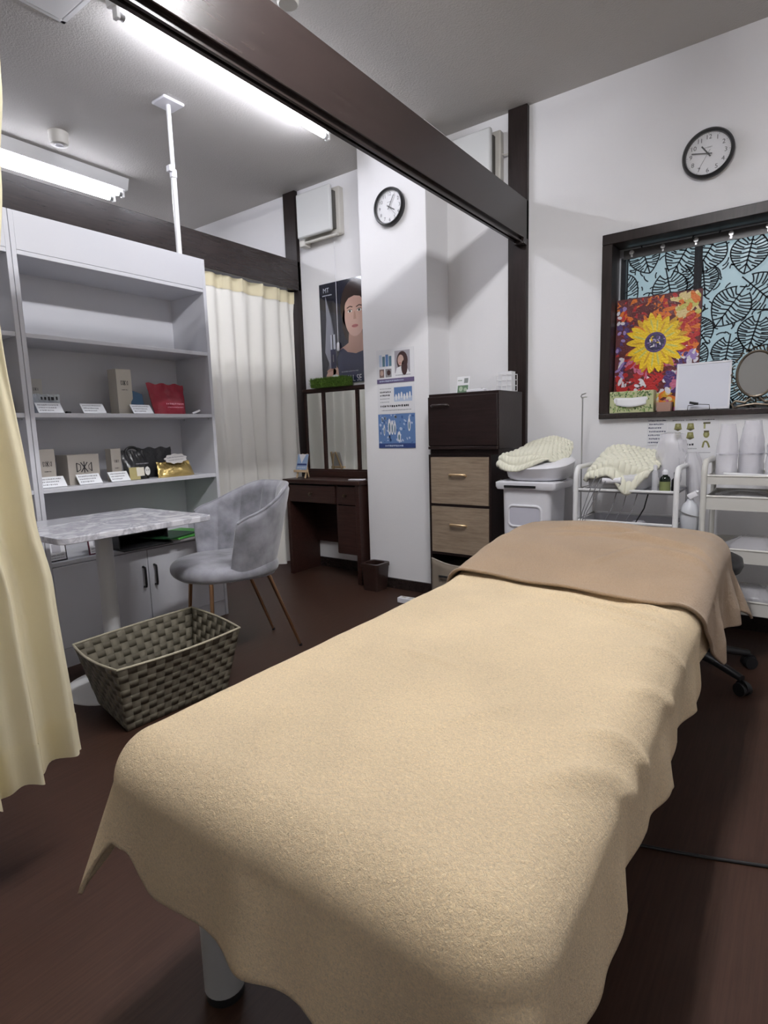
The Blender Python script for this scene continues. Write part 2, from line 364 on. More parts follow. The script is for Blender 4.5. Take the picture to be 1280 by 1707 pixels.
obj('rim', b, WHITEM, t); obj('plate', MB().box(-2.515, -2.325, 1.155, 1.345, ZC - 0.012, ZC), WHITEM, t, bev=0.003)
# tension pole between the shelf top and the ceiling
t = thing('tension_pole', 'white tension pole braced between bookshelf top and ceiling', 'pole', (-2.72, 1.965, 1.904))
obj('pole_tube', MB().cyl((-2.72, 1.965, 1.91), (-2.72, 1.965, 2.34), 0.0145, 14), WHITEM, t)
obj('inner_tube', MB().cyl((-2.72, 1.965, 2.34), (-2.72, 1.965, ZC - 0.01), 0.0115, 14), WHITEM, t)
b = MB().cyl((-2.72, 1.965, 2.32), (-2.72, 1.965, 2.36), 0.018, 14); b.box(-2.735, -2.705, 1.935, 1.965, 2.345, 2.375); obj('clamp', b, WHITEP, t, bev=0.002)
obj('ceiling_pad', MB().box(-2.775, -2.665, 1.905, 2.025, ZC - 0.014, ZC), WHITEP, t, bev=0.006)
obj('foot_pad', MB().cyl((-2.72, 1.965, 1.904), (-2.72, 1.965, 1.918), 0.03, 16), WHITEP, t)

# ================================================================== TREATMENT BED
BA = math.radians(1.0); BO = Vector((-0.497, 0.405, 0)); BL, BW = 1.80, 0.655
_bu = Vector((-math.sin(BA), math.cos(BA), 0)); _bv = Vector((math.cos(BA), math.sin(BA), 0))
def bedw(u, v, z): return BO + _bu * u + _bv * v + Vector((0, 0, z))
def bed_h(u, v):
    """height of the bed top: flat, then rising over the head rest"""
    s = sm(0.98, 1.42, u)
    return 0.55 + 0.070 * s - 0.012 * sm(1.55, 1.85, u) - 0.012 * s * (v / 0.33) ** 2
def drape(su, sv, ov, r, lift, flare, wav, seed):
    """cloth coordinate (su, sv) -> point of cloth lying on the bed and hanging over its edges"""
    hu = BL / 2; hv = BW / 2
    cu = su - hu
    eu = max(0.0, abs(cu) - (hu - r)); ev = max(0.0, abs(sv) - (hv - r))
    gu = math.copysign(min(abs(cu), hu - r), cu); gv = math.copysign(min(abs(sv), hv - r), sv)
    d = math.hypot(eu, ev); q = r * PI / 2
    top = bed_h(gu + hu, gv)
    if d < 1e-9:
        return bedw(gu + hu, gv, top + lift)
    nu, nv = eu / d * math.copysign(1, cu), ev / d * math.copysign(1, sv)
    phi = math.atan2(ev, eu)
    corner = math.sin(2 * phi) if eu > 0 and ev > 0 else 0.0
    rr = r + lift
    if d < q: out = rr * math.sin(d / r); dz = -r * (1 - math.cos(d / r)); hang = 0.0
    else:
        hang = d - q
        fl = flare + 0.30 * corner ** 3
        along = cu if abs(nv) > abs(nu) else sv
        wv = wav * (math.sin(along * 17 + seed) + 0.6 * math.sin(along * 41 + seed * 2.3)) * min(1, hang / 0.12) * (1 - corner)
        out = rr + hang * fl + wv * 0.5; dz = -r - hang * math.sqrt(max(0, 1 - fl * fl))
    return bedw(gu + hu + nu * out, gv + nv * out, top + lift * math.cos(min(d / r, PI / 2)) + dz)
R_ = 0.058
# frame, mattress and legs
bed = thing('massage_bed', 'low padded treatment bed on round grey legs', 'bed', BO)
vinyl = mat('beige_vinyl', (0.45, 0.36, 0.25), 0.45)
def matt(s, v_):
    e = 0.115; p = drape(lerp(R_ - e, BL - R_ + e, s), lerp(-BW / 2 + R_ - e, BW / 2 - R_ + e, v_), 0, R_, 0.0, 0.0, 0.0, 0)
    return p
mb = MB().grid(matt, 60, 30)
obj('mattress', mb, vinyl, bed)
fr = MB()
for u0, u1, v0, v1 in ((0.03, BL - 0.03, -BW / 2 + 0.02, -BW / 2 + 0.06), (0.03, BL - 0.03, BW / 2 - 0.06, BW / 2 - 0.02), (0.03, 0.07, -BW / 2 + 0.06, BW / 2 - 0.06), (BL - 0.07, BL - 0.03, -BW / 2 + 0.06, BW / 2 - 0.06)):
    c = bedw((u0 + u1) / 2, (v0 + v1) / 2, 0.435); fr.obox(c, _bu * (u1 - u0) / 2, _bv * (v1 - v0) / 2, (0, 0, 0.025))
greym = mat('light_grey_leg', (0.34, 0.34, 0.33), 0.4)
obj('frame', fr, greym, bed, bev=0.004)
for u, vv in ((0.155, 0.295), (BL - 0.34, 0.20)):
    for v in (-vv, vv):
        c = bedw(u, v, 0); lg = obj('leg', MB().cyl((c.x, c.y, 0.018), (c.x, c.y, 0.41), 0.036, 28), greym, bed)
        obj('rubber_foot', MB().cyl((c.x, c.y, 0.0), (c.x, c.y, 0.019), 0.034, 28), BLACK, lg)
# cream towel
creamt = terry('cream_terry', (0.88, 0.685, 0.42), scale=330, strength=0.9, dist=0.005)
OF, OS = 0.222, 0.195
def ridge(u, v, u0, v0, ang, ln, wd, h):
    c, s = math.cos(ang), math.sin(ang); a = (u - u0) * c + (v - v0) * s; d = -(u - u0) * s + (v - v0) * c - 0.25 * a * a
    return h * math.exp(-(d / wd) ** 2) * math.exp(-(a / ln) ** 4)
RID = [(0.98, 0.15, 1.9, 0.17, 0.015, 0.010), (1.03, 0.21, 1.95, 0.13, 0.014, 0.008), (0.90, 0.22, 1.95, 0.10, 0.014, 0.007), (1.10, 0.21, 2.0, 0.09, 0.014, 0.006),
       (0.16, -0.14, -0.5, 0.08, 0.012, 0.006), (0.50, -0.06, 1.7, 0.07, 0.013, 0.005), (1.00, -0.10, 0.8, 0.04, 0.012, 0.005), (0.93, 0.0, 0.9, 0.04, 0.012, 0.005), (0.72, 0.05, 2.1, 0.08, 0.014, 0.004), (0.35, 0.12, 0.5, 0.07, 0.014, 0.004),
       (0.30, 0.31, 0.6, 0.10, 0.016, 0.010), (0.42, 0.33, 0.9, 0.08, 0.015, 0.009), (0.62, 0.33, 0.5, 0.08, 0.015, 0.009), (0.80, 0.32, 0.8, 0.07, 0.014, 0.007)]
def cream(s, t):
    u = lerp(R_ - OF, 1.36, s); v = lerp(-BW / 2 + R_ - OS, BW / 2 - R_ + OS, t)
    # uneven hem
    if u < R_: u += (R_ - u) * (0.05 * math.sin(v * 13 + 1.0) + 0.05 * math.sin(v * 31) - 0.20 * (v + 0.10) + 0.27 * math.exp(-((v + 0.262) / (0.030 if v > -0.262 else 0.095)) ** 2))
    if abs(v) > BW / 2 - R_: v += math.copysign((abs(v) - BW / 2 + R_) * (0.06 * math.sin(u * 12) + 0.05 * math.sin(u * 29 + 1)), v)
    p = drape(u, v, 0, R_, 0.010, 0.06, 0.022, 0.7)
    h = sum(ridge(u, v, *q) for q in RID) + 0.0025 * nz(u * 5, v * 5, 1) + 0.0012 * nz(u * 16, v * 16, 4)
    if -BW / 2 < v < BW / 2 and u > 0: p = p + Vector((0, 0, h))
    else: p = p + (_bv * math.copysign(1, v) if abs(v) > BW / 2 - R_ else -_bu) * h
    return p
mb = MB().grid(cream, 260, 160)
single('bed_towel', mb, creamt, 'large cream terry towel spread over the treatment bed', 'towel', solid=0.007, smooth=180)
# brown towel over the head end
brownt = terry('brown_terry', (0.36, 0.25, 0.155), scale=400, strength=0.7, dist=0.003)
def brown(s, t):
    v = lerp(-BW / 2 + R_ - 0.20, BW / 2 - R_ + 0.262, t)
    evr = max(0.0, v - (BW / 2 - R_)); evl = max(0.0, -v - (BW / 2 - R_))
    u0 = 1.075 - 0.10 * (v + 0.3) + 1.0 * evr + 0.3 * evl + 0.004 * math.sin(v * 25)
    u = lerp(u0, BL - R_ + 0.22, s)
    p = drape(u, v, 0, R_, 0.022, 0.06 + 0.10 * (evr > 0) * sm(1.2, 1.8, u), 0.03, 2.0)
    h = 0.009 * nz(u * 4, v * 4, 7) + 0.005 * nz(u * 11, v * 7, 2) + ridge(u, v, 1.52, -0.02, 1.55, 0.13, 0.014, 0.016) + ridge(u, v, 1.45, 0.02, 1.6, 0.15, 0.013, 0.010) + ridge(u, v, 1.42, 0.20, 1.9, 0.13, 0.015, 0.018) + ridge(u, v, 1.30, 0.10, 0.6, 0.08, 0.012, 0.007) + ridge(u, v, 1.33, 0.26, 1.9, 0.09, 0.012, 0.008)
    h += 0.016 * math.exp(-((u - 1.62) / 0.14) ** 2) * (1 - (v / 0.4) ** 2) if abs(v) < 0.4 else 0
    lip = 0.006 * math.exp(-((u - u0) / 0.012) ** 2)
    return p + Vector((0, 0, h + lip))
mb = MB().grid(brown, 130, 170)
single('head_towel', mb, brownt, 'brown terry towel laid across the head end of the bed', 'towel', solid=0.008, smooth=180)

# ================================================================== CURTAINS
creamc = cloth_thin('cream_curtain_cloth', (0.87, 0.80, 0.58), 0.25)
def left_edge(z):
    K = [(0.2, 0.59), (0.3, 0.587), (0.64, 0.578), (0.81, 0.558), (1.21, 0.536), (1.53, 0.572), (1.70, 0.588), (2.0, 0.60)]
    for (a, ya), (c, yc) in zip(K, K[1:]):
        if z <= c: return lerp(ya, yc, sm(0, 1, (z - a) / (c - a)))
    return 0.6
def curt(s, t):
    z = lerp(0.235, 1.955, t); y1 = left_edge(z); y0 = 0.02
    y = lerp(y0, y1, s); k = lerp(1.0, 0.75, t)
    x = -1.345 + k * (0.030 * math.sin(s * 2 * PI * 6.5 + 0.6 * math.sin(z * 2.2)) + 0.010 * math.sin(s * 2 * PI * 15 + z * 3)) + 0.05 * sm(1.2, 0.2, z) * (0.5 - abs(s - 0.7))
    return (x, y + 0.006 * math.sin(s * 40 + z * 2), z + (0.012 * math.sin(s * 2 * PI * 6.5 + 1.0) + 0.055 * s ** 4) * (1 - t))
cu = thing('curtain', 'cream pleated curtain hanging in the left foreground', 'curtain', (-1.345, 0.3, 0.235))
obj('cloth', MB().grid(curt, 150, 60), creamc, cu, smooth=180)
obj('hem_band', MB().grid(lambda s, t: (lambda p: (p[0] + 0.003, p[1], p[2] + 0.0))(curt(s, 0.0 + t * 0.055)), 150, 4), creamc, cu, smooth=180)
obj('curtain_rail', MB().box(-1.356, -1.334, -1.2, 0.64, 1.955, 1.975), WHITEM, cu)
whitec = cloth_thin('ivory_curtain_cloth', (0.90, 0.885, 0.83), 0.12)
def rcurt(s, t):
    z = lerp(0.06, 1.995, t); y = lerp(1.75, 3.125, s)
    a = 0.012 + 0.018 * (1 - sm(0.5, 1.0, t))
    x = -3.030 + a * math.sin(s * 2 * PI * 11 + 0.8 * math.sin(z * 1.7 + s * 9)) + 0.008 * nz(s * 9, z * 1.3, 3) * 2
    # pinch pleats at the head
    ph = (s * 11 * 0.75 + 0.2) % 1.0; x += 0.02 * math.exp(-((ph - 0.5) / 0.06) ** 2) * sm(0.93, 0.97, t)
    return (x, y + 0.010 * math.sin(z * 2 + s * 20), z)
rc = thing('curtain', 'ivory curtain hanging from rear beam between bookshelf and dressing table', 'curtain', (-3.03, 2.45, 0.06))
obj('cloth', MB().grid(rcurt, 170, 40), whitec, rc, smooth=180)
obj('heading_tape', MB().grid(lambda s, t: (lambda p: (p[0] + 0.004, p[1], p[2]))(rcurt(s, 0.958 + 0.042 * t)), 170, 3), creamc, rc, smooth=180)
#@@NEXT
# ================================================================== BOOKSHELVES (two units side by side along the left)
SF, SB_ = -2.58, -2.875          # front and back planes
SH = [0.475, 0.795, 1.113, 1.434]
def bookshelf(y0, y1, label):
    t = thing('bookshelf', label, 'bookshelf', ((SF + SB_) / 2, (y0 + y1) / 2, 0), 0, 'white bookshelves')
    T = 0.018
    for ya in (y0, y1 - T): obj('side_panel', MB().box(SB_, SF, ya, ya + T, 0, 1.904), WHITE, t, bev=0.0015)
    obj('back_panel', MB().box(SB_, SB_ + 0.006, y0 + T, y1 - T, 0.06, 1.90), WHITE, t)
    for z in SH:
        s_ = obj('shelf', MB().box(SB_ + 0.006, SF - 0.002, y0 + T, y1 - T, z - T, z), WHITE, t, bev=0.0015)
        if 0.7 < z < 1.2:
            for ya in (y0 + T, y1 - T - 0.006):
                for xx in (SF - 0.03, SB_ + 0.05): obj('shelf_pin', MB().cyl((xx, ya, z - T - 0.006), (xx, ya + 0.006, z - T - 0.006), 0.004, 8), CHROME, s_)
    obj('fascia', MB().box(SF - 0.018, SF, y0 + T, y1 - T, 1.755, 1.904), WHITE, t, bev=0.0015)
    obj('top_shelf', MB().box(SB_ + 0.006, SF - 0.001, y0 + T, y1 - T, 1.737, 1.7545), WHITE, t, bev=0.0015)
    obj('plinth', MB().box(SB_ + 0.02, SF - 0.006, y0 + T, y1 - T, 0.0, 0.085), WHITE, t)
    ym = (y0 + y1) / 2
    for ya, yb, yh in ((y0 + T + 0.002, ym - 0.0015, ym - 0.03), (ym + 0.0015, y1 - T - 0.002, ym + 0.03)):
        d = obj('door', MB().box(SF - 0.019, SF - 0.001, ya, yb, 0.088, 0.454), WHITE, t, bev=0.0015)
        b = MB().tube([(SF, yh, 0.375), (SF + 0.018, yh, 0.372), (SF + 0.02, yh, 0.36), (SF + 0.02, yh, 0.29), (SF + 0.018, yh, 0.278), (SF, yh, 0.275)], 0.0055, 8)
        obj('handle', b, BLACK, d)
    return t
bookshelf(1.089, 2.011, 'tall white bookshelf holding boxed products and pouches')
bookshelf(0.165, 1.087, 'tall white bookshelf mostly hidden behind the foreground curtain')
# --- goods on the shelves
def pcard(y, z, label, w_=0.105, h_=0.055, x=-2.625, yaw=0.0, seed=0):
    """glossy price card on a little wedge stand, tilted back"""
    t = thing('price_card', label, 'card', (x, y, z), 0, 'price cards on the bookshelf')
    ex = Vector((math.sin(yaw) * 0, 1, 0)); th = math.radians(38)
    up = Vector((-math.sin(th), 0, math.cos(th))); n = ex.cross(up)
    c = Vector((x, y, z)) + up * (h_ / 2) + Vector((0, 0, 0.003))
    obj('card', MB().obox(c, ex * w_ / 2, up * h_ / 2, n * 0.0012), mat('glossy_card', (0.85, 0.87, 0.9), 0.12, coat=0.5), t)
    obj('stand', MB().obox(Vector((x - 0.03, y, z + 0.0015)), (0.032, 0, 0), (0, w_ * 0.48, 0), (0, 0, 0.0015)), mat('clear_acrylic', (0.7, 0.72, 0.75), 0.1, alpha=0.5), t)
    p = Print(c + n * 0.0013, ex, up)
    for k in range(3): p.scribble(-w_ * 0.42, w_ * (0.4 - 0.12 * k), h_ * (0.27 - 0.27 * k), h_ * 0.13, GREY, 1, seed * 7 + k)
    p.done('lettering', t)
pcard(1.195, SH[2], 'glossy price card before the silver pouch on upper shelf', seed=1)
pcard(1.385, SH[2], 'glossy price card standing alone on upper shelf', seed=2)
pcard(1.625, SH[2], 'glossy price card before the tall ivory carton', seed=3)
pcard(1.175, SH[1], 'glossy price card before the narrow grey box at left', seed=4)
pcard(1.335, SH[1], 'glossy price card before the wide grey box', seed=5)
pcard(1.478, SH[1], 'glossy price card before the smallest grey box', seed=6, w_=0.095)
boxm = mat('warm_grey_carton', (0.43, 0.395, 0.35), 0.5)
def logo(p, cx, cy, s, m=INK):
    """monogram of a D, a crossed K and an upright"""
    w_ = s * 0.13
    p.line([(cx - s, cy - s * .6), (cx - s, cy + s * .6)], w_, m, 2); p.line([(cx - s, cy + s * .6), (cx - s * .5, cy + s * .3), (cx - s * .5, cy - s * .3), (cx - s, cy - s * .6)], w_ * .7, m, 2)
    p.line([(cx, cy - s * .75), (cx, cy + s * .75)], w_, m, 2); p.line([(cx - s * .45, cy + s * .65), (cx + s * .45, cy - s * .65)], w_, m, 2); p.line([(cx - s * .45, cy - s * .65), (cx + s * .45, cy + s * .65)], w_, m, 2)
    p.line([(cx + s, cy - s * .6), (cx + s, cy + s * .6)], w_, m, 2); p.line([(cx + s, cy + s * .6), (cx + s * .6, cy + s * .2), (cx + s * .6, cy - s * .2), (cx + s, cy - s * .6)], w_ * .6, m, 2)
def carton(name, label, y0, y1, z, h, x1, dep, m, group=None, lg=None, sub=True):
    t = thing(name, label, 'box', (x1 - dep / 2, (y0 + y1) / 2, z), 0, group)
    obj('carton', MB().box(x1 - dep, x1, y0, y1, z, z + h), m, t, bev=0.0012)
    obj('lid_flap', MB().box(x1 - dep, x1 + 0.0006, y0 - 0.0004, y1 + 0.0004, z + h - 0.006, z + h + 0.0006), m, t)
    p = Print((x1, (y0 + y1) / 2, z), (0, 1, 0), (0, 0, 1), 0.0008)
    if lg: logo(p, 0, h * lg[0], lg[1])
    if sub: p.scribble(-(y1 - y0) * 0.2, (y1 - y0) * 0.2, h * (lg[0] if lg else 0.5) - 0.033, 0.004, INK, 2, 5)
    p.done('printed_mark', t)
G_ = 'grey cartons on the lower shelf'
carton('product_box', 'narrow grey product box at left end of lower shelf', 1.135, 1.205, SH[1], 0.165, -2.665, 0.07, boxm, G_, (0.62, 0.017))
carton('product_box', 'wide grey product box with large crossed monogram', 1.262, 1.405, SH[1], 0.135, -2.675, 0.11, boxm, G_, (0.58, 0.034))
carton('product_box', 'smallest grey product box beside the black pouch', 1.465, 1.515, SH[1], 0.155, -2.675, 0.05, boxm, G_, (0.62, 0.010))
carton('product_box', 'tall ivory product carton on the upper shelf', 1.53, 1.607, SH[2], 0.215, -2.68, 0.075, mat('ivory_carton', (0.60, 0.565, 0.50), 0.45), None, (0.70, 0.017))
carton('product_box', 'small white box standing behind the silver pouch', 1.185, 1.245, SH[2], 0.16, -2.80, 0.03, mat('white_carton', (0.62, 0.61, 0.58), 0.5), None, (0.72, 0.010), False)
single('booklet', MB().obox((-2.70, 1.635, SH[2] + 0.056), (0.012, 0.028, -0.012), (0.03, -0.012, 0), (-0.012, 0, 0.055)), mat('blue_cover', (0.055, 0.13, 0.24), 0.4), 'blue booklet leaning beside the tall ivory carton', 'booklet', bev=0.001)
def pouch(name, label, y0, y1, z, h, x, th, m, bulge=0.03, lean=0.25, gather=0.0, top_w=1.0, seed=0, ruffle=0.0):
    t = thing(name, label, 'pouch', (x, (y0 + y1) / 2, z))
    ym = (y0 + y1) / 2; hw = (y1 - y0) / 2
    def fn(side):
        def g(s, q):
            a = 2 * s - 1; wd = hw * lerp(1.0, top_w, q)
            d = bulge * (max(0, 1 - a ** 4)) * (1 - q) ** 0.6 * (0.35 + 0.65 * (1 - (2 * q - 0.7) ** 2)) if q < 1 else 0
            d = max(d, 0.002) + 0.006 * nz(a * 3 + seed, q * 4, side) * (1 - abs(a)) + ruffle * math.sin(a * 22 + q * 6 + seed) * sm(0.55, 1, q)
            return (x - h * q * lean + side * d, ym + a * wd + 0.004 * nz(q * 5, a, seed), z + h * q * (1 + 0.03 * math.sin(a * 9 + seed)) + 0.001)
        return g
    fr_ = obj('front_sheet', MB().grid(fn(1), 26, 20), m, t, smooth=180); obj('back_sheet', MB().grid(fn(-1), 26, 20), m, t, smooth=180)
    return t, fn
redm = mat('red_foil', (0.33, 0.012, 0.035), 0.32, spec=0.7, bump=(45, 0.5, 0.006))
t, fn = pouch('pouch', 'crinkled red foil pouch at right end of upper shelf', 1.705, 1.885, SH[2], 0.155, -2.66, 0.06, redm, 0.035, 0.2, top_w=1.18, seed=3, ruffle=0.002)
p = Print((-2.617, 1.80, SH[2] + 0.02), (0, 1, 0), (-0.15, 0, 1), 0.001); pinkk = ink('pink', (0.75, 0.35, 0.42))
p.scribble(-0.05, 0.05, 0.032, 0.010, pinkk, 1, 3); p.scribble(-0.045, 0.045, 0.015, 0.006, pinkk, 1, 8); p.done('lettering', t)
single('paper_stick', MB().obox((-2.61, 1.915, SH[2] + 0.012), (0.002, 0.022, 0.008), (0.006, 0, 0), (0, -0.002, 0.004)), PAPER, 'small white paper stick beside the red pouch', 'stick', bev=0.001)
silv = mat('silver_film', (0.55, 0.60, 0.66), 0.2, metal=0.4, bump=(50, 0.6, 0.006))
t, fn = pouch('pouch', 'silver film pouch with dark lettering at left of upper shelf', 1.145, 1.265, SH[2], 0.085, -2.685, 0.05, silv, 0.025, 0.15, seed=6, ruffle=0.004)
p = Print((-2.662, 1.21, SH[2]), (0, 1, 0), (-0.1, 0, 1), 0.001); p.scribble(-0.035, 0.04, 0.066, 0.018, INK, 1, 31); p.done('lettering', t)
single('bottle_cap', MB().lathe([(0.012, 0), (0.013, 0.008), (0.010, 0.012)], (-2.67, 1.285, SH[2]), 12), BLACK, 'small dark cap beside the silver pouch', 'cap')
blk = mat('black_pouch_film', (0.02, 0.02, 0.023), 0.28, spec=0.6, bump=(40, 0.5, 0.006))
t, fn = pouch('pouch', 'black mask pouch with gold base and white panel', 1.525, 1.655, SH[1], 0.14, -2.675, 0.06, blk, 0.035, 0.15, top_w=0.95, seed=9, ruffle=0.003)
gold2 = mat('gold_foil', (0.50, 0.37, 0.14), 0.3, metal=0.75, bump=(45, 0.6, 0.008))
p = Print((-2.634, 1.588, SH[1]), (0, 1, 0), (-0.08, 0, 1), 0.001)
p.rect(-0.06, -0.005, 0.002, 0.062, ink('gold', (0.42, 0.36, 0.16))); p.rect(-0.022, 0.018, 0.018, 0.060, ink('cream', (0.72, 0.68, 0.58)), 2); p.ell(0.036, 0.04, 0.014, 0.022, ink('pale', (0.7, 0.69, 0.66)), 2, 16)
p.ell(0.031, 0.044, 0.003, 0.002, INK, 3, 8); p.ell(0.041, 0.044, 0.003, 0.002, INK, 3, 8); p.scribble(-0.02, 0.045, 0.078, 0.006, GREY, 2, 4); p.done('printed_panel', t)
b = MB().tube([(-2.69 - 0.006, 1.555 + 0.03 + 0.035 * math.cos(a), SH[1] + 0.132 + 0.026 * math.sin(a)) for a in [PI * i / 12 for i in range(13)]], 0.007, 8); obj('carry_handle', b, BLACK, t)
t, fn = pouch('pouch', 'black pouch leaning behind the gold bag', 1.64, 1.835, SH[1], 0.15, -2.73, 0.04, blk, 0.012, 0.12, seed=4)
t, fn = pouch('pouch', 'crinkled gold foil bag at right end of lower shelf', 1.685, 1.90, SH[1], 0.075, -2.645, 0.07, gold2, 0.040, 0.35, top_w=0.86, seed=11, ruffle=0.005)
p = Print((-2.655, 1.80, SH[1] + 0.09), (0, 1, 0.05), (-0.5, 0, 1), 0.001)
p.poly([(0.065 * math.cos(a) * (1 + 0.08 * math.sin(9 * a)), 0.024 * math.sin(a) * (1 + 0.1 * math.sin(9 * a))) for a in [2 * PI * i / 40 for i in range(40)]], ink('tagw', (0.6, 0.58, 0.57)), 3)
p.scribble(-0.05, 0.05, 0.007, 0.006, GREY, 4, 5); p.scribble(-0.045, 0.045, -0.007, 0.005, GREY, 4, 6); p.done('label_tag', t)
single('small_box', MB().box(-2.74, -2.64, 0.96, 1.045, SH[2], SH[2] + 0.055), mat('cream_book', (0.5, 0.46, 0.4), 0.6), 'small cream box on the half-hidden bookshelf', 'box', bev=0.002)
# --- open compartment above the doors: two framed notices, document tray, folders
def notice(y, label, rot, m, seed):
    t = thing('notice_stand', label, 'notice', (-2.61, y, SH[0]), rot, 'framed notices under the table')
    up = Vector((-0.12, 0, 1)).normalized(); c = Vector((0, 0, 0.001)) + up * 0.06; n = Vector((0, 1, 0)).cross(up)
    obj('frame', MB().obox(c, (0, 0.042, 0), up * 0.06, n * 0.003), m, t, bev=0.001, local=True)
    ROOT[t.name] = Vector((0, 0, 0)); p = Print(c + n * 0.003, (0, 1, 0), up)
    p.rect(-0.037, 0.037, -0.055, 0.055, PAPER, 1)
    for k, (zz, hh) in enumerate(((0.042, 0.008), (0.028, 0.005), (-0.034, 0.006), (-0.046, 0.004))): p.scribble(-0.03, 0.03, zz, hh, INK if k == 0 else GREY, 2, seed + k)
    p.rect(-0.018, 0.018, -0.022, 0.016, ink('blank', (0.45, 0.44, 0.48)), 2); p.done('printed_sheet', t)
notice(1.145, 'black framed notice under the table at left', 0.0, BLACK, 3)
notice(1.325, 'wine framed notice under the table near its pole', 0.06, mat('wine_edge', (0.12, 0.02, 0.04), 0.4), 13)
t = thing('document_tray', 'black open document tray beside the green folders', 'tray', (-2.66, 1.50, SH[0]))
b = MB().box(-2.80, -2.52, 1.40, 1.66, SH[0] + 0.001, SH[0] + 0.009); obj('tray_bottom', b, BLACK, t, bev=0.002)
for y in (1.40, 1.655): obj('tray_side', MB().box(-2.80, -2.56, y, y + 0.005, SH[0] + 0.009, SH[0] + 0.075), BLACK, t, bev=0.001)
obj('tray_back', MB().box(-2.80, -2.795, 1.405, 1.655, SH[0] + 0.009, SH[0] + 0.075), BLACK, t); obj('upper_tray', MB().box(-2.80, -2.56, 1.405, 1.655, SH[0] + 0.07, SH[0] + 0.075), BLACK, t)
single('papers', MB().obox((-2.66, 1.81, SH[0] + 0.006), (0.13, 0.01, 0), (-0.008, 0.12, 0), (0, 0, 0.005)), PAPER, 'stack of white papers under the green folders', 'papers')
grn = mat('green_plastic', (0.09, 0.42, 0.07), 0.35)
single('folder', MB().obox((-2.655, 1.79, SH[0] + 0.016), (0.12, 0.025, 0.0), (-0.025, 0.13, 0.0), (0, 0, 0.004)), grn, 'bright green folder on white papers under the table', 'folder', bev=0.001)
single('folder', MB().obox((-2.63, 1.70, SH[0] + 0.026), (0.10, 0.03, 0.0), (-0.03, 0.10, 0.0), (0, 0, 0.003)), mat('dark_green_cover', (0.012, 0.05, 0.02), 0.3), 'dark green folder lying on the bright green folder', 'folder', bev=0.001)

# ================================================================== PEDESTAL TABLE
tb = thing('pedestal_table', 'small white marble-top table on a round pedestal', 'table', (-2.235, 1.16, 0))
m, N, L, bs = _nt('white_marble')
tc = N.new('ShaderNodeTexCoord'); n1 = N.new('ShaderNodeTexNoise'); n1.inputs['Scale'].default_value = 7; n1.inputs['Detail'].default_value = 8; n1.inputs['Distortion'].default_value = 1.4; n1.inputs['Roughness'].default_value = 0.6
cr = N.new('ShaderNodeValToRGB'); e = cr.color_ramp.elements; e[0].position = 0.40; e[0].color = (0.72, 0.72, 0.76, 1); e[1].position = 0.62; e[1].color = (0.74, 0.74, 0.78, 1)
k = e.new(0.5); k.color = (0.42, 0.42, 0.47, 1)
L.new(tc.outputs['Object'], n1.inputs['Vector']); L.new(n1.outputs[0], cr.inputs[0]); L.new(cr.outputs[0], bs.inputs['Base Color']); bs.inputs['Roughness'].default_value = 0.25; MARBLE = m
obj('table_top', MB().prism(rrect(-2.44, -1.915, 0.855, 1.45, 0.03), 0.662, 0.684), MARBLE, tb, bev=0.002)
obj('pole', MB().cyl((-2.235, 1.16, 0.02), (-2.235, 1.16, 0.662), 0.032, 24), mat('grey_white_metal', (0.55, 0.55, 0.55), 0.3), tb)
obj('base', MB().lathe([(0.195, 0.0), (0.195, 0.007), (0.175, 0.012), (0.06, 0.022), (0.035, 0.03)], (-2.235, 1.16, 0), 48), WHITEM, tb)
single('clear_card_sheet', MB().obox((-2.33, 1.02, 0.6855), (0.08, 0.01, 0), (-0.01, 0.10, 0), (0, 0, 0.0008)), mat('clear_sheet', (0.62, 0.62, 0.66), 0.15), 'thin glossy sheet lying on the marble table', 'sheet')

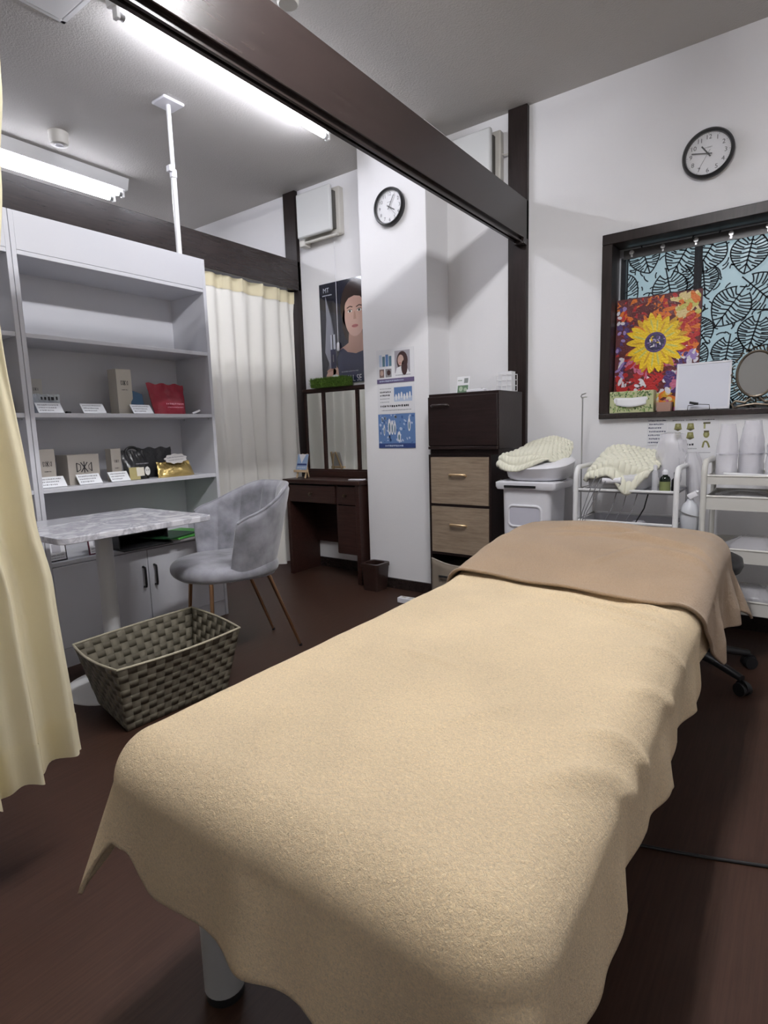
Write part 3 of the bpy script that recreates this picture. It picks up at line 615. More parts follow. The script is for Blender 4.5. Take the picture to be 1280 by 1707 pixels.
# ================================================================== BASKET woven from straps
bk = thing('woven_basket', 'taupe woven storage basket on the floor beside the bed', 'basket', (-1.93, 1.2, 0))
TR = [(-2.13, 0.955), (-1.76, 0.915), (-1.742, 1.405), (-2.14, 1.472)]; BT = [(-2.085, 1.005), (-1.822, 0.965), (-1.805, 1.375), (-2.095, 1.425)]; BZ = 0.255; BTZ = [0.017, 0.003, 0.003, 0.017]      # its far edge sits on the rim of the table base
s1 = mat('taupe_strap_light', (0.20, 0.18, 0.135), 0.6, bump=(900, 0.4, 0.001)); s2 = mat('taupe_strap_dark', (0.10, 0.088, 0.062), 0.6, bump=(900, 0.4, 0.001))
NR = 9
for k in range(4):
    a0, a1 = Vector((*BT[k], BTZ[k])), Vector((*BT[(k + 1) % 4], BTZ[(k + 1) % 4])); b0, b1 = Vector((*TR[k], BZ)), Vector((*TR[(k + 1) % 4], BZ))
    nrm = (a1 - a0).cross(b0 - a0).normalized(); NC = 10 if k % 2 == 0 else 15
    S = lambda p, q: (a0.lerp(a1, p)).lerp(b0.lerp(b1, p), q)
    bow = lambda p, q: nrm * (0.016 * math.sin(PI * p) * q * q)
    A = 0.0014
    for c in range(NC):       # upright straps
        mb = MB(); g = 0.004 / NC
        rows = []
        for j in range(NR * 2 + 1):
            q = j / (NR * 2); d = A * math.cos(PI * (q * NR - 0.5 + c)) if 0 < j < NR * 2 else 0
            for pp in (c / NC + g, (c + 1) / NC - g): rows.append(S(pp, q) + bow(pp, q) + nrm * d)
        mb.add(rows, [(2 * j, 2 * j + 1, 2 * j + 3, 2 * j + 2) for j in range(NR * 2)]); obj('upright_strap', mb, s1, bk, solid=0.0012, smooth=60)
    for r_ in range(NR):      # level straps
        mb = MB(); g = 0.004 / NR; rows = []
        for j in range(NC * 2 + 1):
            pp = j / (NC * 2); d = -A * math.cos(PI * (pp * NC - 0.5 + r_)) if 0 < j < NC * 2 else 0
            for q in (r_ / NR + g, (r_ + 1) / NR - g): rows.append(S(pp, q) + bow(pp, q) + nrm * d)
        mb.add(rows, [(2 * j, 2 * j + 1, 2 * j + 3, 2 * j + 2) for j in range(NC * 2)]); obj('level_strap', mb, s2, bk, solid=0.0012, smooth=60)
rim = []
for k in range(4):
    b0, b1 = Vector((*TR[k], BZ)), Vector((*TR[(k + 1) % 4], BZ)); a0, a1 = Vector((*BT[k], 0)), Vector((*BT[(k + 1) % 4], 0)); nrm = (a1 - a0).cross(b0 - a0).normalized()
    rim += [b0.lerp(b1, i / 10) + nrm * 0.016 * math.sin(PI * i / 10) for i in range(10)]
obj('rim', MB().tube(rim, 0.0042, 8, closed=True), mat('rim_binding', (0.42, 0.38, 0.28), 0.5), bk)
obj('basket_bottom', MB().add([(*p, z + 0.001) for p, z in zip(BT, BTZ)], [(0, 1, 2, 3)]), s2, bk, solid=0.002)
#@@NEXT
# ================================================================== VELVET CHAIR
CF = Vector((-0.30, -0.954, 0)).normalized()            # facing
crot = math.atan2(CF.y, CF.x) - PI / 2                 # local +y is the facing
ch = thing('chair', 'grey velvet shell chair on thin bronze legs', 'chair', (-2.10, 1.665, 0), crot)
velvet = mat('grey_velvet', (0.255, 0.255, 0.285), 0.75, spec=0.2, sheen=0.6, var=(11, 0.42), bump=(14, 0.25, 0.01))
def seat(s, t):
    a = 2 * PI * s; r = [0.0, 0.30, 0.62, 0.85, 0.96, 1.0, 0.985, 0.93, 0.80, 0.0][round(t * 9)]
    z = [0.462, 0.462, 0.459, 0.452, 0.438, 0.418, 0.395, 0.382, 0.376, 0.374][round(t * 9)]
    ex = math.copysign(abs(math.cos(a)) ** 0.85, math.cos(a)); ey = math.copysign(abs(math.sin(a)) ** 0.85, math.sin(a))
    return (r * 0.235 * ex, 0.025 + r * 0.235 * ey, z + 0.004 * nz(ex * 3 * r, ey * 3 * r, 2))
obj('seat', MB().grid(seat, 48, 9, closeu=True), velvet, ch, local=True, smooth=180, sub=1)
NCH = 8        # padded channels of the shell back
A0, A1 = math.radians(190 - 24), math.radians(350 + 24)
def shell(side, a, q):
    """a angle around the seat (270 deg = rear), q height fraction"""
    dr = abs(a - 1.5 * PI) / ((A1 - A0) / 2)
    top = lerp(0.775, 0.655, sm(0.25, 1.0, dr)); bot = 0.36 + 0.03 * dr
    r = 0.225 + 0.045 * q ** 1.3 - 0.02 * (1 - q) ** 2
    edge = 1 - (1 - min(1, (1 - dr) / 0.10)) ** 2 if dr > 0.90 else 1
    ph = ((a - A0) / (A1 - A0) * NCH) % 1.0
    groove = math.exp(-(min(ph, 1 - ph) / 0.07) ** 2)
    th = 0.030 * (0.35 + 0.65 * edge) * (1 - 0.85 * sm(0.9, 1.0, q) ** 2)
    if side > 0: rr = r + th * 0.55
    else: rr = r - th * (0.75 - 0.30 * groove)
    zz = lerp(bot, top, q)
    if dr > 0.88: zz = lerp(zz, lerp(bot, top, 0.5), 0.18 * ((dr - 0.88) / 0.12) ** 2)
    return (rr * math.cos(a), 0.03 + rr * math.sin(a) * 1.02 - 0.03 * q, zz)
nA, nQ = 96, 16
mb = MB(); ring = []
for j in range(nQ + 1): ring.append([shell(1, lerp(A0, A1, i / nA), j / nQ) for i in range(nA + 1)])
inn = [[shell(-1, lerp(A0, A1, i / nA), j / nQ) for i in range(nA + 1)] for j in range(nQ + 1)]
W_ = nA + 1; vs = [p for r in ring for p in r] + [p for r in inn for p in r]; O_ = W_ * (nQ + 1); fs = []
for j in range(nQ):
    for i in range(nA):
        fs.append((j * W_ + i, j * W_ + i + 1, (j + 1) * W_ + i + 1, (j + 1) * W_ + i)); fs.append((O_ + j * W_ + i + 1, O_ + j * W_ + i, O_ + (j + 1) * W_ + i, O_ + (j + 1) * W_ + i + 1))
    for i, fl in ((0, 0), (nA, 1)):
        q = (j * W_ + i, (j + 1) * W_ + i, O_ + (j + 1) * W_ + i, O_ + j * W_ + i); fs.append(q if fl else q[::-1])
for i in range(nA):
    j = nQ; fs.append((j * W_ + i, j * W_ + i + 1, O_ + j * W_ + i + 1, O_ + j * W_ + i)); fs.append((i + 1, i, O_ + i, O_ + i + 1))
mb.add(vs, fs); obj('backrest', mb, velvet, ch, local=True, smooth=70)
b = MB().tube([Vector(shell(1, lerp(A0 + 0.03, A1 - 0.03, i / 60), 0.985)) + Vector((0, 0, 0.004)) for i in range(61)], 0.006, 8); obj('piping', b, velvet, ch, local=True)
for sx, fy, ty, fx in ((-1, -0.262, -0.12, 0.145), (1, -0.262, -0.12, 0.145), (-1, 0.165, 0.14, 0.165), (1, 0.165, 0.14, 0.165)):
    lg = obj('leg', MB().tube([(sx * 0.13, ty, 0.378), (sx * 0.135, lerp(ty, fy, 0.08), 0.35), (sx * fx, fy, 0.004)], [0.0095, 0.0095, 0.0065], 10), GOLDM, ch, local=True)
    obj('foot_tip', MB().cyl((sx * fx, fy, 0.0), (sx * fx, fy, 0.012), 0.008, 10), BLACK, lg, local=True)

# ================================================================== DRESSING TABLE with three-part mirror
DX0, DX1, DY0, DY1, DZ = -2.965, -2.277, 2.85, 3.155, 0.682
dk = thing('dressing_table', 'dark brown dressing table with three-part mirror', 'dressing table', ((DX0 + DX1) / 2, (DY0 + DY1) / 2, 0))
obj('table_top', MB().box(DX0, DX1, DY0, DY1, DZ - 0.028, DZ), DESK, dk, bev=0.004)
obj('side_panel', MB().box(DX0 + 0.02, DX0 + 0.05, DY0 + 0.015, DY1, 0, DZ - 0.028), DESK, dk, bev=0.002)
obj('side_panel', MB().box(DX1 - 0.045, DX1 - 0.012, DY0 + 0.012, DY1, 0, DZ - 0.028), DESK, dk, bev=0.002)
obj('back_panel', MB().box(DX0 + 0.05, -2.49, DY1 - 0.02, DY1 - 0.005, 0.20, DZ - 0.028), DESK, dk)
obj('divider', MB().box(-2.497, -2.482, DY0 + 0.03, DY1, 0.195, DZ - 0.028), DESK, dk)
for x0, x1 in ((DX0 + 0.053, -2.498), (-2.480, DX1 - 0.047)):
    d = obj('drawer', MB().box(x0, x1, DY0 + 0.016, DY0 + 0.25, 0.525, 0.644), DESK, dk, bev=0.002)
    c = ((x0 + x1) / 2, 0, 0.585)
    obj('knob', MB().lathe([(0.006, DY0 + 0.016), (0.006, DY0 + 0.004), (0.012, DY0 - 0.002), (0.012, DY0 - 0.008), (0.006, DY0 - 0.011)], (c[0], 0, c[2]), 14, axis='y'), mat('dark_bronze', (0.10, 0.07, 0.05), 0.3, metal=0.9), d)
obj('cabinet_door', MB().box(-2.480, DX1 - 0.047, DY0 + 0.016, DY0 + 0.034, 0.195, 0.518), DESK, dk, bev=0.002)
obj('cabinet_body', MB().box(-2.480, DX1 - 0.047, DY0 + 0.036, DY1 - 0.01, 0.195, 0.515), DESK, dk)
MX = [-2.965, -2.785, -2.478, -2.285]; MZ0, MZ1 = 0.725, 1.285
obj('mirror_base', MB().box(MX[0], MX[3], DY1 - 0.065, DY1 - 0.008, DZ, MZ0), DESK, dk, bev=0.003)
obj('mirror_rail', MB().box(MX[0] - 0.006, MX[3] + 0.002, DY1 - 0.055, DY1 - 0.01, MZ1, MZ1 + 0.022), DESK, dk, bev=0.003)
for x0, x1 in zip(MX[:-1], MX[1:]):
    fr = MB().box(x0, x0 + 0.011, DY1 - 0.045, DY1 - 0.02, MZ0, MZ1); fr.box(x1 - 0.011, x1, DY1 - 0.045, DY1 - 0.02, MZ0, MZ1)
    fr.box(x0 + 0.011, x1 - 0.011, DY1 - 0.045, DY1 - 0.02, MZ0, MZ0 + 0.011); fr.box(x0 + 0.011, x1 - 0.011, DY1 - 0.045, DY1 - 0.02, MZ1 - 0.008, MZ1)
    f_ = obj('mirror_frame', fr, DESK, dk); obj('mirror_glass', MB().box(x0 + 0.011, x1 - 0.011, DY1 - 0.035, DY1 - 0.03, MZ0 + 0.011, MZ1 - 0.008), MIRROR, f_)
# turf block on the mirror
rnd = random.Random(4)
t = thing('turf_mat', 'small green artificial turf block on top of the mirror', 'turf', (-2.69, 3.11, MZ1 + 0.022))
moss = mat('turf_green', (0.115, 0.22, 0.03), 0.9, var=(90, 0.5))
obj('mat_base', MB().box(-2.85, -2.535, 3.06, 3.15, MZ1 + 0.022, MZ1 + 0.078), moss, t, bev=0.006)
mb = MB()
for i in range(2600):
    fc = rnd.random(); x = rnd.uniform(-2.852, -2.533); L_ = rnd.uniform(0.012, 0.026)
    if fc < 0.55: p = Vector((x, rnd.uniform(3.06, 3.15), MZ1 + 0.075)); d = Vector((rnd.gauss(0, .35), rnd.gauss(0, .35), 1))
    else: p = Vector((x, 3.062, rnd.uniform(MZ1 + 0.026, MZ1 + 0.078))); d = Vector((rnd.gauss(0, .4), -0.8, rnd.uniform(0.2, 0.9)))
    d = d.normalized() * L_; sd = Vector((rnd.gauss(0, 1), rnd.gauss(0, 1), 0)).normalized() * 0.0016
    mb.add([p - sd, p + sd, p + d], [(0, 1, 2)])
g_ = obj('turf_blades', mb, moss, t, smooth=0); g_['kind'] = 'stuff'
# easel with card, slim white item
t = thing('mini_easel', 'small wooden easel holding a card on the dressing table', 'easel', (-2.845, 2.935, DZ))
pine = mat('pale_pine', (0.62, 0.45, 0.27), 0.5)
obj('ledge', MB().box(-2.905, -2.785, 2.905, 2.93, DZ + 0.045, DZ + 0.06), pine, t, bev=0.001)
for x in (-2.885, -2.805): obj('leg', MB().tube([(x, 2.915, DZ + 0.004), (x, 2.93, DZ + 0.05), (lerp(x, -2.845, 0.5), 2.97, DZ + 0.17)], 0.0065, 6), pine, t)
obj('rear_leg', MB().tube([(-2.845, 2.995, DZ + 0.004), (-2.845, 2.965, DZ + 0.16)], 0.005, 6), pine, t)
t2 = thing('display_card', 'blue and white printed card standing on the small easel', 'card', (-2.845, 2.93, DZ + 0.06))
up = Vector((0, 0.28, 1)).normalized(); c = Vector((-2.845, 2.922, DZ + 0.062)) + up * 0.055; nrm = Vector((1, 0, 0)).cross(up)
obj('card', MB().obox(c, (0.05, 0, 0), up * 0.055, nrm * 0.001), PAPER, t2)
p = Print(c + nrm * 0.001, (1, 0, 0), up); nav = ink('navy', (0.03, 0.06, 0.20)); sky = ink('skyblue', (0.30, 0.42, 0.62))
p.rect(-0.05, 0.05, -0.055, 0.055, sky, 1); p.poly([(-0.04, 0.055), (-0.005, -0.01), (0.03, 0.055)], PAPER, 2); p.rect(-0.045, 0.045, -0.025, -0.012, nav, 2); p.scribble(-0.04, 0.04, -0.04, 0.006, PAPER, 2, 2); p.done('printed_face', t2)
single('flat_tray', MB().obox((-2.355, 2.93, DZ + 0.004), (0.055, 0.012, 0), (-0.004, 0.018, 0), (0, 0, 0.0035)), WHITEP, 'white flat item at the right end of the dressing table', 'tray', bev=0.002)
# wastebasket
wb = thing('wastebasket', 'small dark brown square wastebasket below the pillar', 'bin', (-2.165, 2.845, 0))
def rsq(h, z, r=0.02): return [(-2.165 + x, 2.845 + y, z) for x, y in rrect(-h, h, -h, h, r)]
brn = mat('dark_brown_plastic', (0.03, 0.015, 0.012), 0.35)
obj('bin_body', MB().loft([rsq(0.058, 0.0), rsq(0.068, 0.165), rsq(0.062, 0.165), rsq(0.054, 0.01)], True, True), brn, wb, smooth=40)
b = MB().loft([rsq(0.071, 0.150), rsq(0.071, 0.172), rsq(0.050, 0.172), rsq(0.050, 0.150)], False, False); obj('bin_collar', b, brn, wb, smooth=40)
# power strip on the floor
ps = thing('power_strip', 'white power strip on the floor beside the chest', 'power strip', (-1.80, 2.69, 0))
obj('strip_body', MB().obox((-1.79, 2.69, 0.017), (0.085, 0.004, 0), (-0.001, 0.022, 0), (0, 0, 0.016)), WHITEP, ps, bev=0.004)
for k in range(3):
    c = Vector((-1.84 + k * 0.05, 2.688, 0.0335)); s_ = obj('outlet', MB().obox(c, (0.017, 0, 0), (0, 0.014, 0), (0, 0, 0.0006)), OFFW, ps)
    for dx in (-0.005, 0.005): obj('slot', MB().obox(c + Vector((dx, 0, 0.0008)), (0.001, 0, 0), (0, 0.005, 0), (0, 0, 0.0004)), BLACK, s_)

# ================================================================== ON THE WALLS
def clock(label, x, yw, z, R, hour, minute, sec, yaw=0.0):
    t = thing('wall_clock', label, 'clock', (x, yw, z), yaw, 'round wall clocks')
    obj('rim', MB().lathe([(R * 0.86, 0.0), (R * 0.97, -0.004), (R, -0.016), (R * 0.985, -0.028), (R * 0.93, -0.036), (R * 0.87, -0.034), (R * 0.845, -0.022), (R * 0.84, -0.012)], (0, 0, 0), 64, axis='y'), BLACK, t, local=True, smooth=50)
    obj('dial', MB().lathe([(R * 0.86, -0.008), (R * 0.86, -0.014)], (0, 0, 0), 48, axis='y'), mat('dial_white', (0.80, 0.80, 0.82), 0.4), t, local=True)
    save = ROOT[t.name]; ROOT[t.name] = Vector((0, 0, 0))
    p = Print((0, -0.0142, 0), (1, 0, 0), (0, 0, 1), 0.0005)
    for h in range(1, 13):
        a = PI / 2 - h * PI / 6; p.text(str(h), R * 0.66 * math.cos(a), R * 0.66 * math.sin(a), R * 0.25, INK, 1)
    for k in range(60):
        a = k * PI / 30; r0 = 0.80 if k % 5 else 0.78; p.line([(R * r0 * math.cos(a), R * r0 * math.sin(a)), (R * 0.83 * math.cos(a), R * 0.83 * math.sin(a))], 0.0006 if k % 5 else 0.0014, INK, 1)
    p.scribble(-R * 0.14, R * 0.14, R * 0.26, R * 0.05, GREY, 1, 3); p.done('numerals', t)
    def hand(nm, ang, ln, wd, l, m=BLACK):
        a = PI / 2 - ang; d = Vector((math.cos(a), 0, math.sin(a))); n = Vector((-math.sin(a), 0, math.cos(a)))
        obj(nm, MB().obox(d * (ln - 0.16 * R) / 2 + Vector((0, l, 0)), d * (ln + 0.16 * R) / 2, n * wd / 2, (0, 0.0006, 0)), m, t)
    hand('hour_hand', (hour + minute / 60) * PI / 6, R * 0.42, R * 0.055, -0.0185); hand('minute_hand', minute * PI / 30, R * 0.64, R * 0.04, -0.0205); hand('second_hand', sec * PI / 30, R * 0.66, R * 0.012, -0.0222)
    obj('hub', MB().cyl((0, -0.014, 0), (0, -0.0235, 0), R * 0.035, 12), BLACK, t)
    obj('glass', MB().lathe([(R * 0.845, -0.0255), (R * 0.845, -0.027)], (0, 0, 0), 48, axis='y'), mat('clock_glass', (1, 1, 1), 0.03, spec=1.0, alpha=0.06), t)
    ROOT[t.name] = save
    return t
clock('black rimmed clock on the back wall above the window', -0.433, YB, 2.195, 0.106, 10, 47, 35)
clock('black rimmed clock on the white pillar', -2.026, 2.925, 2.277, 0.105, 4, 5, 23)
# poster behind the pillar
POX0, POX1, POZ0, POZ1 = -2.822, -2.28, 1.335, 2.018
po = thing('poster', 'dark glossy beauty poster with woman in navy top', 'poster', ((POX0 + POX1) / 2, YB, POZ0))
navy = mat('poster_navy', (0.014, 0.015, 0.028), 0.12, coat=0.6)
obj('sheet', MB().box(POX0, POX1, YB - 0.006, YB - 0.001, POZ0, POZ1), navy, po)
p = Print((POX0, YB - 0.006, POZ0), (1, 0, 0), (0, 0, 1), 0.0005)
def glo(n, c): return mat('poster_' + n, c, 0.15, coat=0.5)
skin, skin2, hair, topc, lip = glo('skin', (0.58, 0.37, 0.31)), glo('skin_shade', (0.45, 0.27, 0.22)), glo('hair', (0.035, 0.022, 0.02)), glo('top', (0.025, 0.03, 0.075)), glo('lip', (0.42, 0.14, 0.14))
w_, h_ = POX1 - POX0, POZ1 - POZ0
for k in range(12):          # pale sweep of light behind the wand
    q = k / 12; g0 = 0.05 + 0.020 * k
    p.poly([(0.0 + 0.012 * k, 0.0), (0.13 + 0.000 * k, 0.0), (0.148 - 0.002 * k, 0.22), (0.105 - 0.001 * k, 0.45), (0.055, 0.60), (0.10 - 0.004 * k, 0.44), (0.10 - 0.006 * k + 0.0, 0.22)], glo('sweep%d' % k, (g0 * 0.9, g0 * 0.92, g0 * 1.1)), 1 + k * 0.12)
p.ell(0.315, 0.50, 0.125, 0.175, hair, 3, 32); p.ell(0.315, 0.40, 0.115, 0.16, hair, 3, 32)
p.poly([(0.26, 0.36), (0.37, 0.36), (0.375, 0.27), (0.45, 0.235), (0.45, 0.15), (0.17, 0.15), (0.165, 0.225), (0.25, 0.265)], skin2, 3.4)
p.ell(0.312, 0.435, 0.088, 0.132, skin, 4, 36); p.ell(0.312, 0.49, 0.086, 0.085, skin, 4.3, 30)
p.poly([(0.235, 0.53), (0.25, 0.585), (0.312, 0.605), (0.375, 0.585), (0.39, 0.53), (0.36, 0.558), (0.312, 0.568), (0.262, 0.556)], hair, 4.6)
for ex_ in (0.272, 0.352):
    p.ell(ex_, 0.470, 0.020, 0.0085, glo('eye_white', (0.72, 0.7, 0.68)), 5, 16); p.ell(ex_, 0.470, 0.008, 0.008, hair, 5.4, 14)
    p.line([(ex_ - 0.021, 0.472), (ex_ - 0.008, 0.480), (ex_ + 0.010, 0.480), (ex_ + 0.021, 0.474)], 0.003, hair, 5.6); p.line([(ex_ - 0.026, 0.492), (ex_, 0.502), (ex_ + 0.024, 0.495)], 0.006, hair, 5)
p.poly([(0.300, 0.415), (0.325, 0.415), (0.318, 0.465), (0.306, 0.465)], skin2, 5); p.ell(0.312, 0.371, 0.028, 0.011, lip, 5, 18); p.line([(0.285, 0.372), (0.312, 0.370), (0.338, 0.372)], 0.002, hair, 5.5)
p.poly([(0.16, 0.0), (0.145, 0.17), (0.165, 0.222), (0.20, 0.235), (0.24, 0.205), (0.312, 0.19), (0.385, 0.205), (0.42, 0.235), (0.50, 0.205), (0.54, 0.15), (0.54, 0.0)], topc, 5)
p.ell(0.085, 0.07, 0.050, 0.028, skin, 5, 20, 0.5); p.poly([(0.10, 0.03), (0.16, 0.0), (0.15, 0.10), (0.125, 0.13), (0.105, 0.12)], skin, 5); p.ell(0.075, 0.095, 0.030, 0.011, skin2, 5.4, 16, 0.3); p.ell(0.12, 0.045, 0.035, 0.018, PAPER, 5.2, 16)
p.rect(0.088, 0.132, 0.225, 0.335, glo('wand_silver', (0.45, 0.47, 0.54)), 5.6); p.rect(0.104, 0.113, 0.225, 0.335, navy, 5.8); p.rect(0.086, 0.134, 0.105, 0.235, glo('wand_blue', (0.016, 0.018, 0.055)), 6); p.rect(0.106, 0.111, 0.15, 0.20, GREY, 6.4)
p.text('MT', 0.065, 0.635, 0.045, glo('letters', (0.55, 0.57, 0.62)), 6, 0.9); p.scribble(0.03, 0.115, 0.603, 0.008, glo('letters', (0.55, 0.57, 0.62)), 6, 2)
p.text('IAL SE', 0.295, 0.025, 0.062, glo('letters', (0.55, 0.57, 0.62)), 6.5, 0.75); p.scribble(0.18, 0.33, 0.075, 0.009, glo('letters2', (0.22, 0.24, 0.3)), 6.5, 6)
p.done('printed_picture', po)
# flyers on the pillar
def flyer(label, z0, z1):
    t = thing('flyer', label, 'flyer', (-2.025, 2.925, z0), 0, 'flyers pinned to the pillar')
    obj('sheet', MB().box(-2.161, -1.888, 2.922, 2.9246, z0, z1), PAPER, t)
    return t, Print((-2.161, 2.922, z0), (1, 0, 0), (0, 0, 1), 0.0004)
blu = ink('blue', (0.045, 0.11, 0.30)); blu2 = ink('blue_mid', (0.12, 0.22, 0.45)); pale = ink('paleblue', (0.50, 0.58, 0.72)); vio = ink('violet', (0.14, 0.11, 0.22)); skn = ink('skin', (0.55, 0.38, 0.32)); hr = ink('hair', (0.06, 0.03, 0.03)); teal = ink('teal', (0.10, 0.20, 0.26))
t, p = flyer('top flyer on pillar with portrait photo of dark haired woman', 1.283, 1.483)
p.rect(0.135, 0.245, 0.055, 0.185, ink('photo_bg', (0.38, 0.36, 0.40))); p.ell(0.19, 0.125, 0.040, 0.055, hr, 2); p.ell(0.180, 0.128, 0.022, 0.032, skn, 3); p.ell(0.205, 0.085, 0.022, 0.045, hr, 3); p.poly([(0.14, 0.055), (0.15, 0.085), (0.185, 0.095), (0.225, 0.08), (0.24, 0.055)], PAPER, 2.5); p.ell(0.174, 0.112, 0.008, 0.003, ink('lip', (0.5, 0.15, 0.15)), 4, 10)
for k, c in enumerate((pale, teal, blu2, teal)): p.rect(0.02 + 0.024 * k, 0.04 + 0.024 * k, 0.10, 0.17 - 0.01 * (k % 2), c)
p.rect(0.02, 0.055, 0.035, 0.085, ink('photo_brown', (0.22, 0.15, 0.14))); p.rect(0.065, 0.11, 0.035, 0.085, ink('photo_grey', (0.28, 0.27, 0.28))); p.ell(0.038, 0.062, 0.012, 0.016, skn, 2); p.ell(0.09, 0.062, 0.014, 0.016, hr, 2)
p.scribble(0.14, 0.25, 0.042, 0.006, GREY, 2, 4); p.rect(0.0, 0.273, 0.0, 0.026, vio, 2); p.scribble(0.02, 0.2, 0.013, 0.010, pale, 3, 12); p.done('printed_face', t)
t, p = flyer('middle flyer on pillar with slanted lettering and blue photo', 1.100, 1.280)
p.rect(0.125, 0.255, 0.07, 0.155, blu2); p.rect(0.125, 0.255, 0.07, 0.100, pale, 2)
for k in range(6): p.ell(0.14 + 0.02 * k, 0.095 + 0.006 * (k % 3), 0.007, 0.02, PAPER, 3, 10)
for k in range(5): p.scribble(0.02, 0.105 - 0.004 * k, 0.150 - 0.020 * k, 0.010 if k in (1, 2) else 0.005, INK if k in (1, 2) else GREY, 2, 20 + k)
p.scribble(0.02, 0.24, 0.045, 0.014, INK, 2, 31); p.scribble(0.03, 0.25, 0.020, 0.006, GREY, 2, 32); p.done('printed_face', t)
t, p = flyer('bottom flyer on pillar, blue with white bottles', 0.890, 1.097)
p.rect(0, 0.273, 0, 0.207, blu); p.rect(0, 0.273, 0.028, 0.207, blu2, 1.5); rnd = random.Random(2)
for k in range(60): p.ell(rnd.uniform(0.01, 0.26), rnd.uniform(0.03, 0.2), rnd.uniform(0.003, 0.010), rnd.uniform(0.003, 0.012), pale if k % 3 else blu, 2, 7, rnd.random())
for x, y, a, b_ in ((0.085, 0.13, 0.012, 0.05), (0.105, 0.125, 0.010, 0.045), (0.125, 0.12, 0.009, 0.04), (0.045, 0.11, 0.006, 0.035), (0.155, 0.07, 0.013, 0.03), (0.23, 0.14, 0.010, 0.04)): p.ell(x, y, a, b_, PAPER, 3, 14); p.ell(x, y - 0.005, a * 0.5, b_ * 0.6, teal, 4, 12)
p.rect(0, 0.273, 0, 0.028, nav, 3); p.scribble(0.05, 0.19, 0.014, 0.012, pale, 4, 3); p.done('printed_face', t)
# ventilator covers
def vent(label, x0, x1, z0, z1, dep, cord):
    t = thing('ventilation_fan', label, 'fan', ((x0 + x1) / 2, YB, z0), 0, 'square ventilation fans on back wall')
    obj('backing', MB().box(x0, x1, YB - dep * 0.45, YB, z0, z1), OFFW, t, bev=0.008)
    obj('shroud', MB().box(x0 + 0.03, x1 - 0.03, YB - dep * 0.72, YB - dep * 0.45, z0 + 0.03, z1 - 0.03), mat('fan_shadow_gap', (0.10, 0.095, 0.085), 0.7), t)  # dark colour stands for the shade in the gap behind the cover
    obj('cover_plate', MB().box(x0 - 0.005, x1 - 0.03, YB - dep, YB - dep * 0.72, z0 + 0.012, z1 + 0.004), mat('fan_cover', (0.66, 0.67, 0.66), 0.35), t, bev=0.012, seg=3)
    return t
t = vent('ventilation fan with pull cord above the poster', -2.905, -2.575, 2.305, 2.60, 0.11, True)
obj('louver_bar', MB().cyl((-2.88, YB - 0.06, 2.298), (-2.585, YB - 0.06, 2.298), 0.010, 10), OFFW, t)
obj('hinge', MB().box(-2.925, -2.875, YB - 0.075, YB - 0.01, 2.275, 2.318), OFFW, t, bev=0.004)
cd = obj('pull_cord', MB().cyl((-2.655, YB - 0.02, 1.60), (-2.655, YB - 0.02, 2.30), 0.0016, 6), WHITEP, t)
obj('cord_weight', MB().lathe([(0.004, 1.612), (0.009, 1.602), (0.010, 1.56), (0.006, 1.552)], (-2.655, YB - 0.02, 0), 12), WHITEP, cd)
t = vent('ventilation fan on back wall beside the main post', -1.72, -1.43, 2.335, 2.59, 0.11, False)
obj('wire', MB().tube([(-1.44, YB - 0.03, 2.48), (-1.42, YB - 0.025, 2.465), (-1.396, YB - 0.02, 2.465)], 0.004, 6), OFFW, t)
#@@NEXT
# ================================================================== CHEST, FLAP CABINET
CX0, CX1, CY0, CY1 = -1.724, -1.338, 2.80, 3.09
dc = thing('drawer_chest', 'narrow dark chest with two pale oak drawers', 'chest', ((CX0 + CX1) / 2, (CY0 + CY1) / 2, 0))
for x in (CX0, CX1 - 0.012): obj('side_panel', MB().box(x, x + 0.012, CY0, CY1, 0, 0.856), ESP, dc, bev=0.001)
for z in (0.0, 0.286, 0.566, 0.844): obj('shelf_board', MB().box(CX0 + 0.012, CX1 - 0.012, CY0 + 0.001, CY1, z, z + 0.012), ESP, dc)
obj('back_panel', MB().box(CX0 + 0.012, CX1 - 0.012, CY1 - 0.006, CY1 - 0.001, 0.012, 0.844), ESP, dc)
def bar_handle(cx, y, z, hw, m, par, name='handle'):
    return obj(name, MB().tube([(cx - hw, y, z - 0.006), (cx - hw, y - 0.012, z), (cx - hw + 0.008, y - 0.02, z + 0.001), (cx + hw - 0.008, y - 0.02, z + 0.001), (cx + hw, y - 0.012, z), (cx + hw, y, z - 0.006)], 0.0065, 8), m, par)
for z0, z1 in ((0.580, 0.842), (0.300, 0.564)):
    d = obj('drawer', MB().box(CX0 + 0.014, CX1 - 0.014, CY0 - 0.002, CY1 - 0.02, z0, z1), OAK, dc, bev=0.0015); bar_handle((CX0 + CX1) / 2 - 0.005, CY0 - 0.002, z0 + 0.165, 0.047, BRASS, d)
t = thing('storage_box', 'grey fabric storage box sagging in the bottom of the chest', 'box', ((CX0 + CX1) / 2, 2.93, 0.012))
def fbox(s, q): return (lerp(CX0 + 0.016, CX1 - 0.016, s), CY0 - 0.012 - 0.006 * math.sin(PI * s), lerp(0.013, 0.262 - 0.030 * math.sin(PI * s), q))
fab = mat('taupe_fabric', (0.24, 0.20, 0.155), 0.85, bump=(500, 0.4, 0.002))
obj('front_panel', MB().grid(fbox, 24, 6), fab, t, solid=0.004); obj('fabric_body', MB().box(CX0 + 0.02, CX1 - 0.02, CY0 - 0.003, CY1 - 0.02, 0.013, 0.20), fab, t)
obj('rim_binding', MB().tube([fbox(i / 20, 1.0) for i in range(21)], 0.004, 6), mat('pale_binding', (0.4, 0.36, 0.3), 0.6), t)
bar_handle(-1.60, CY0 - 0.015, 0.165, 0.05, BLACK, t)
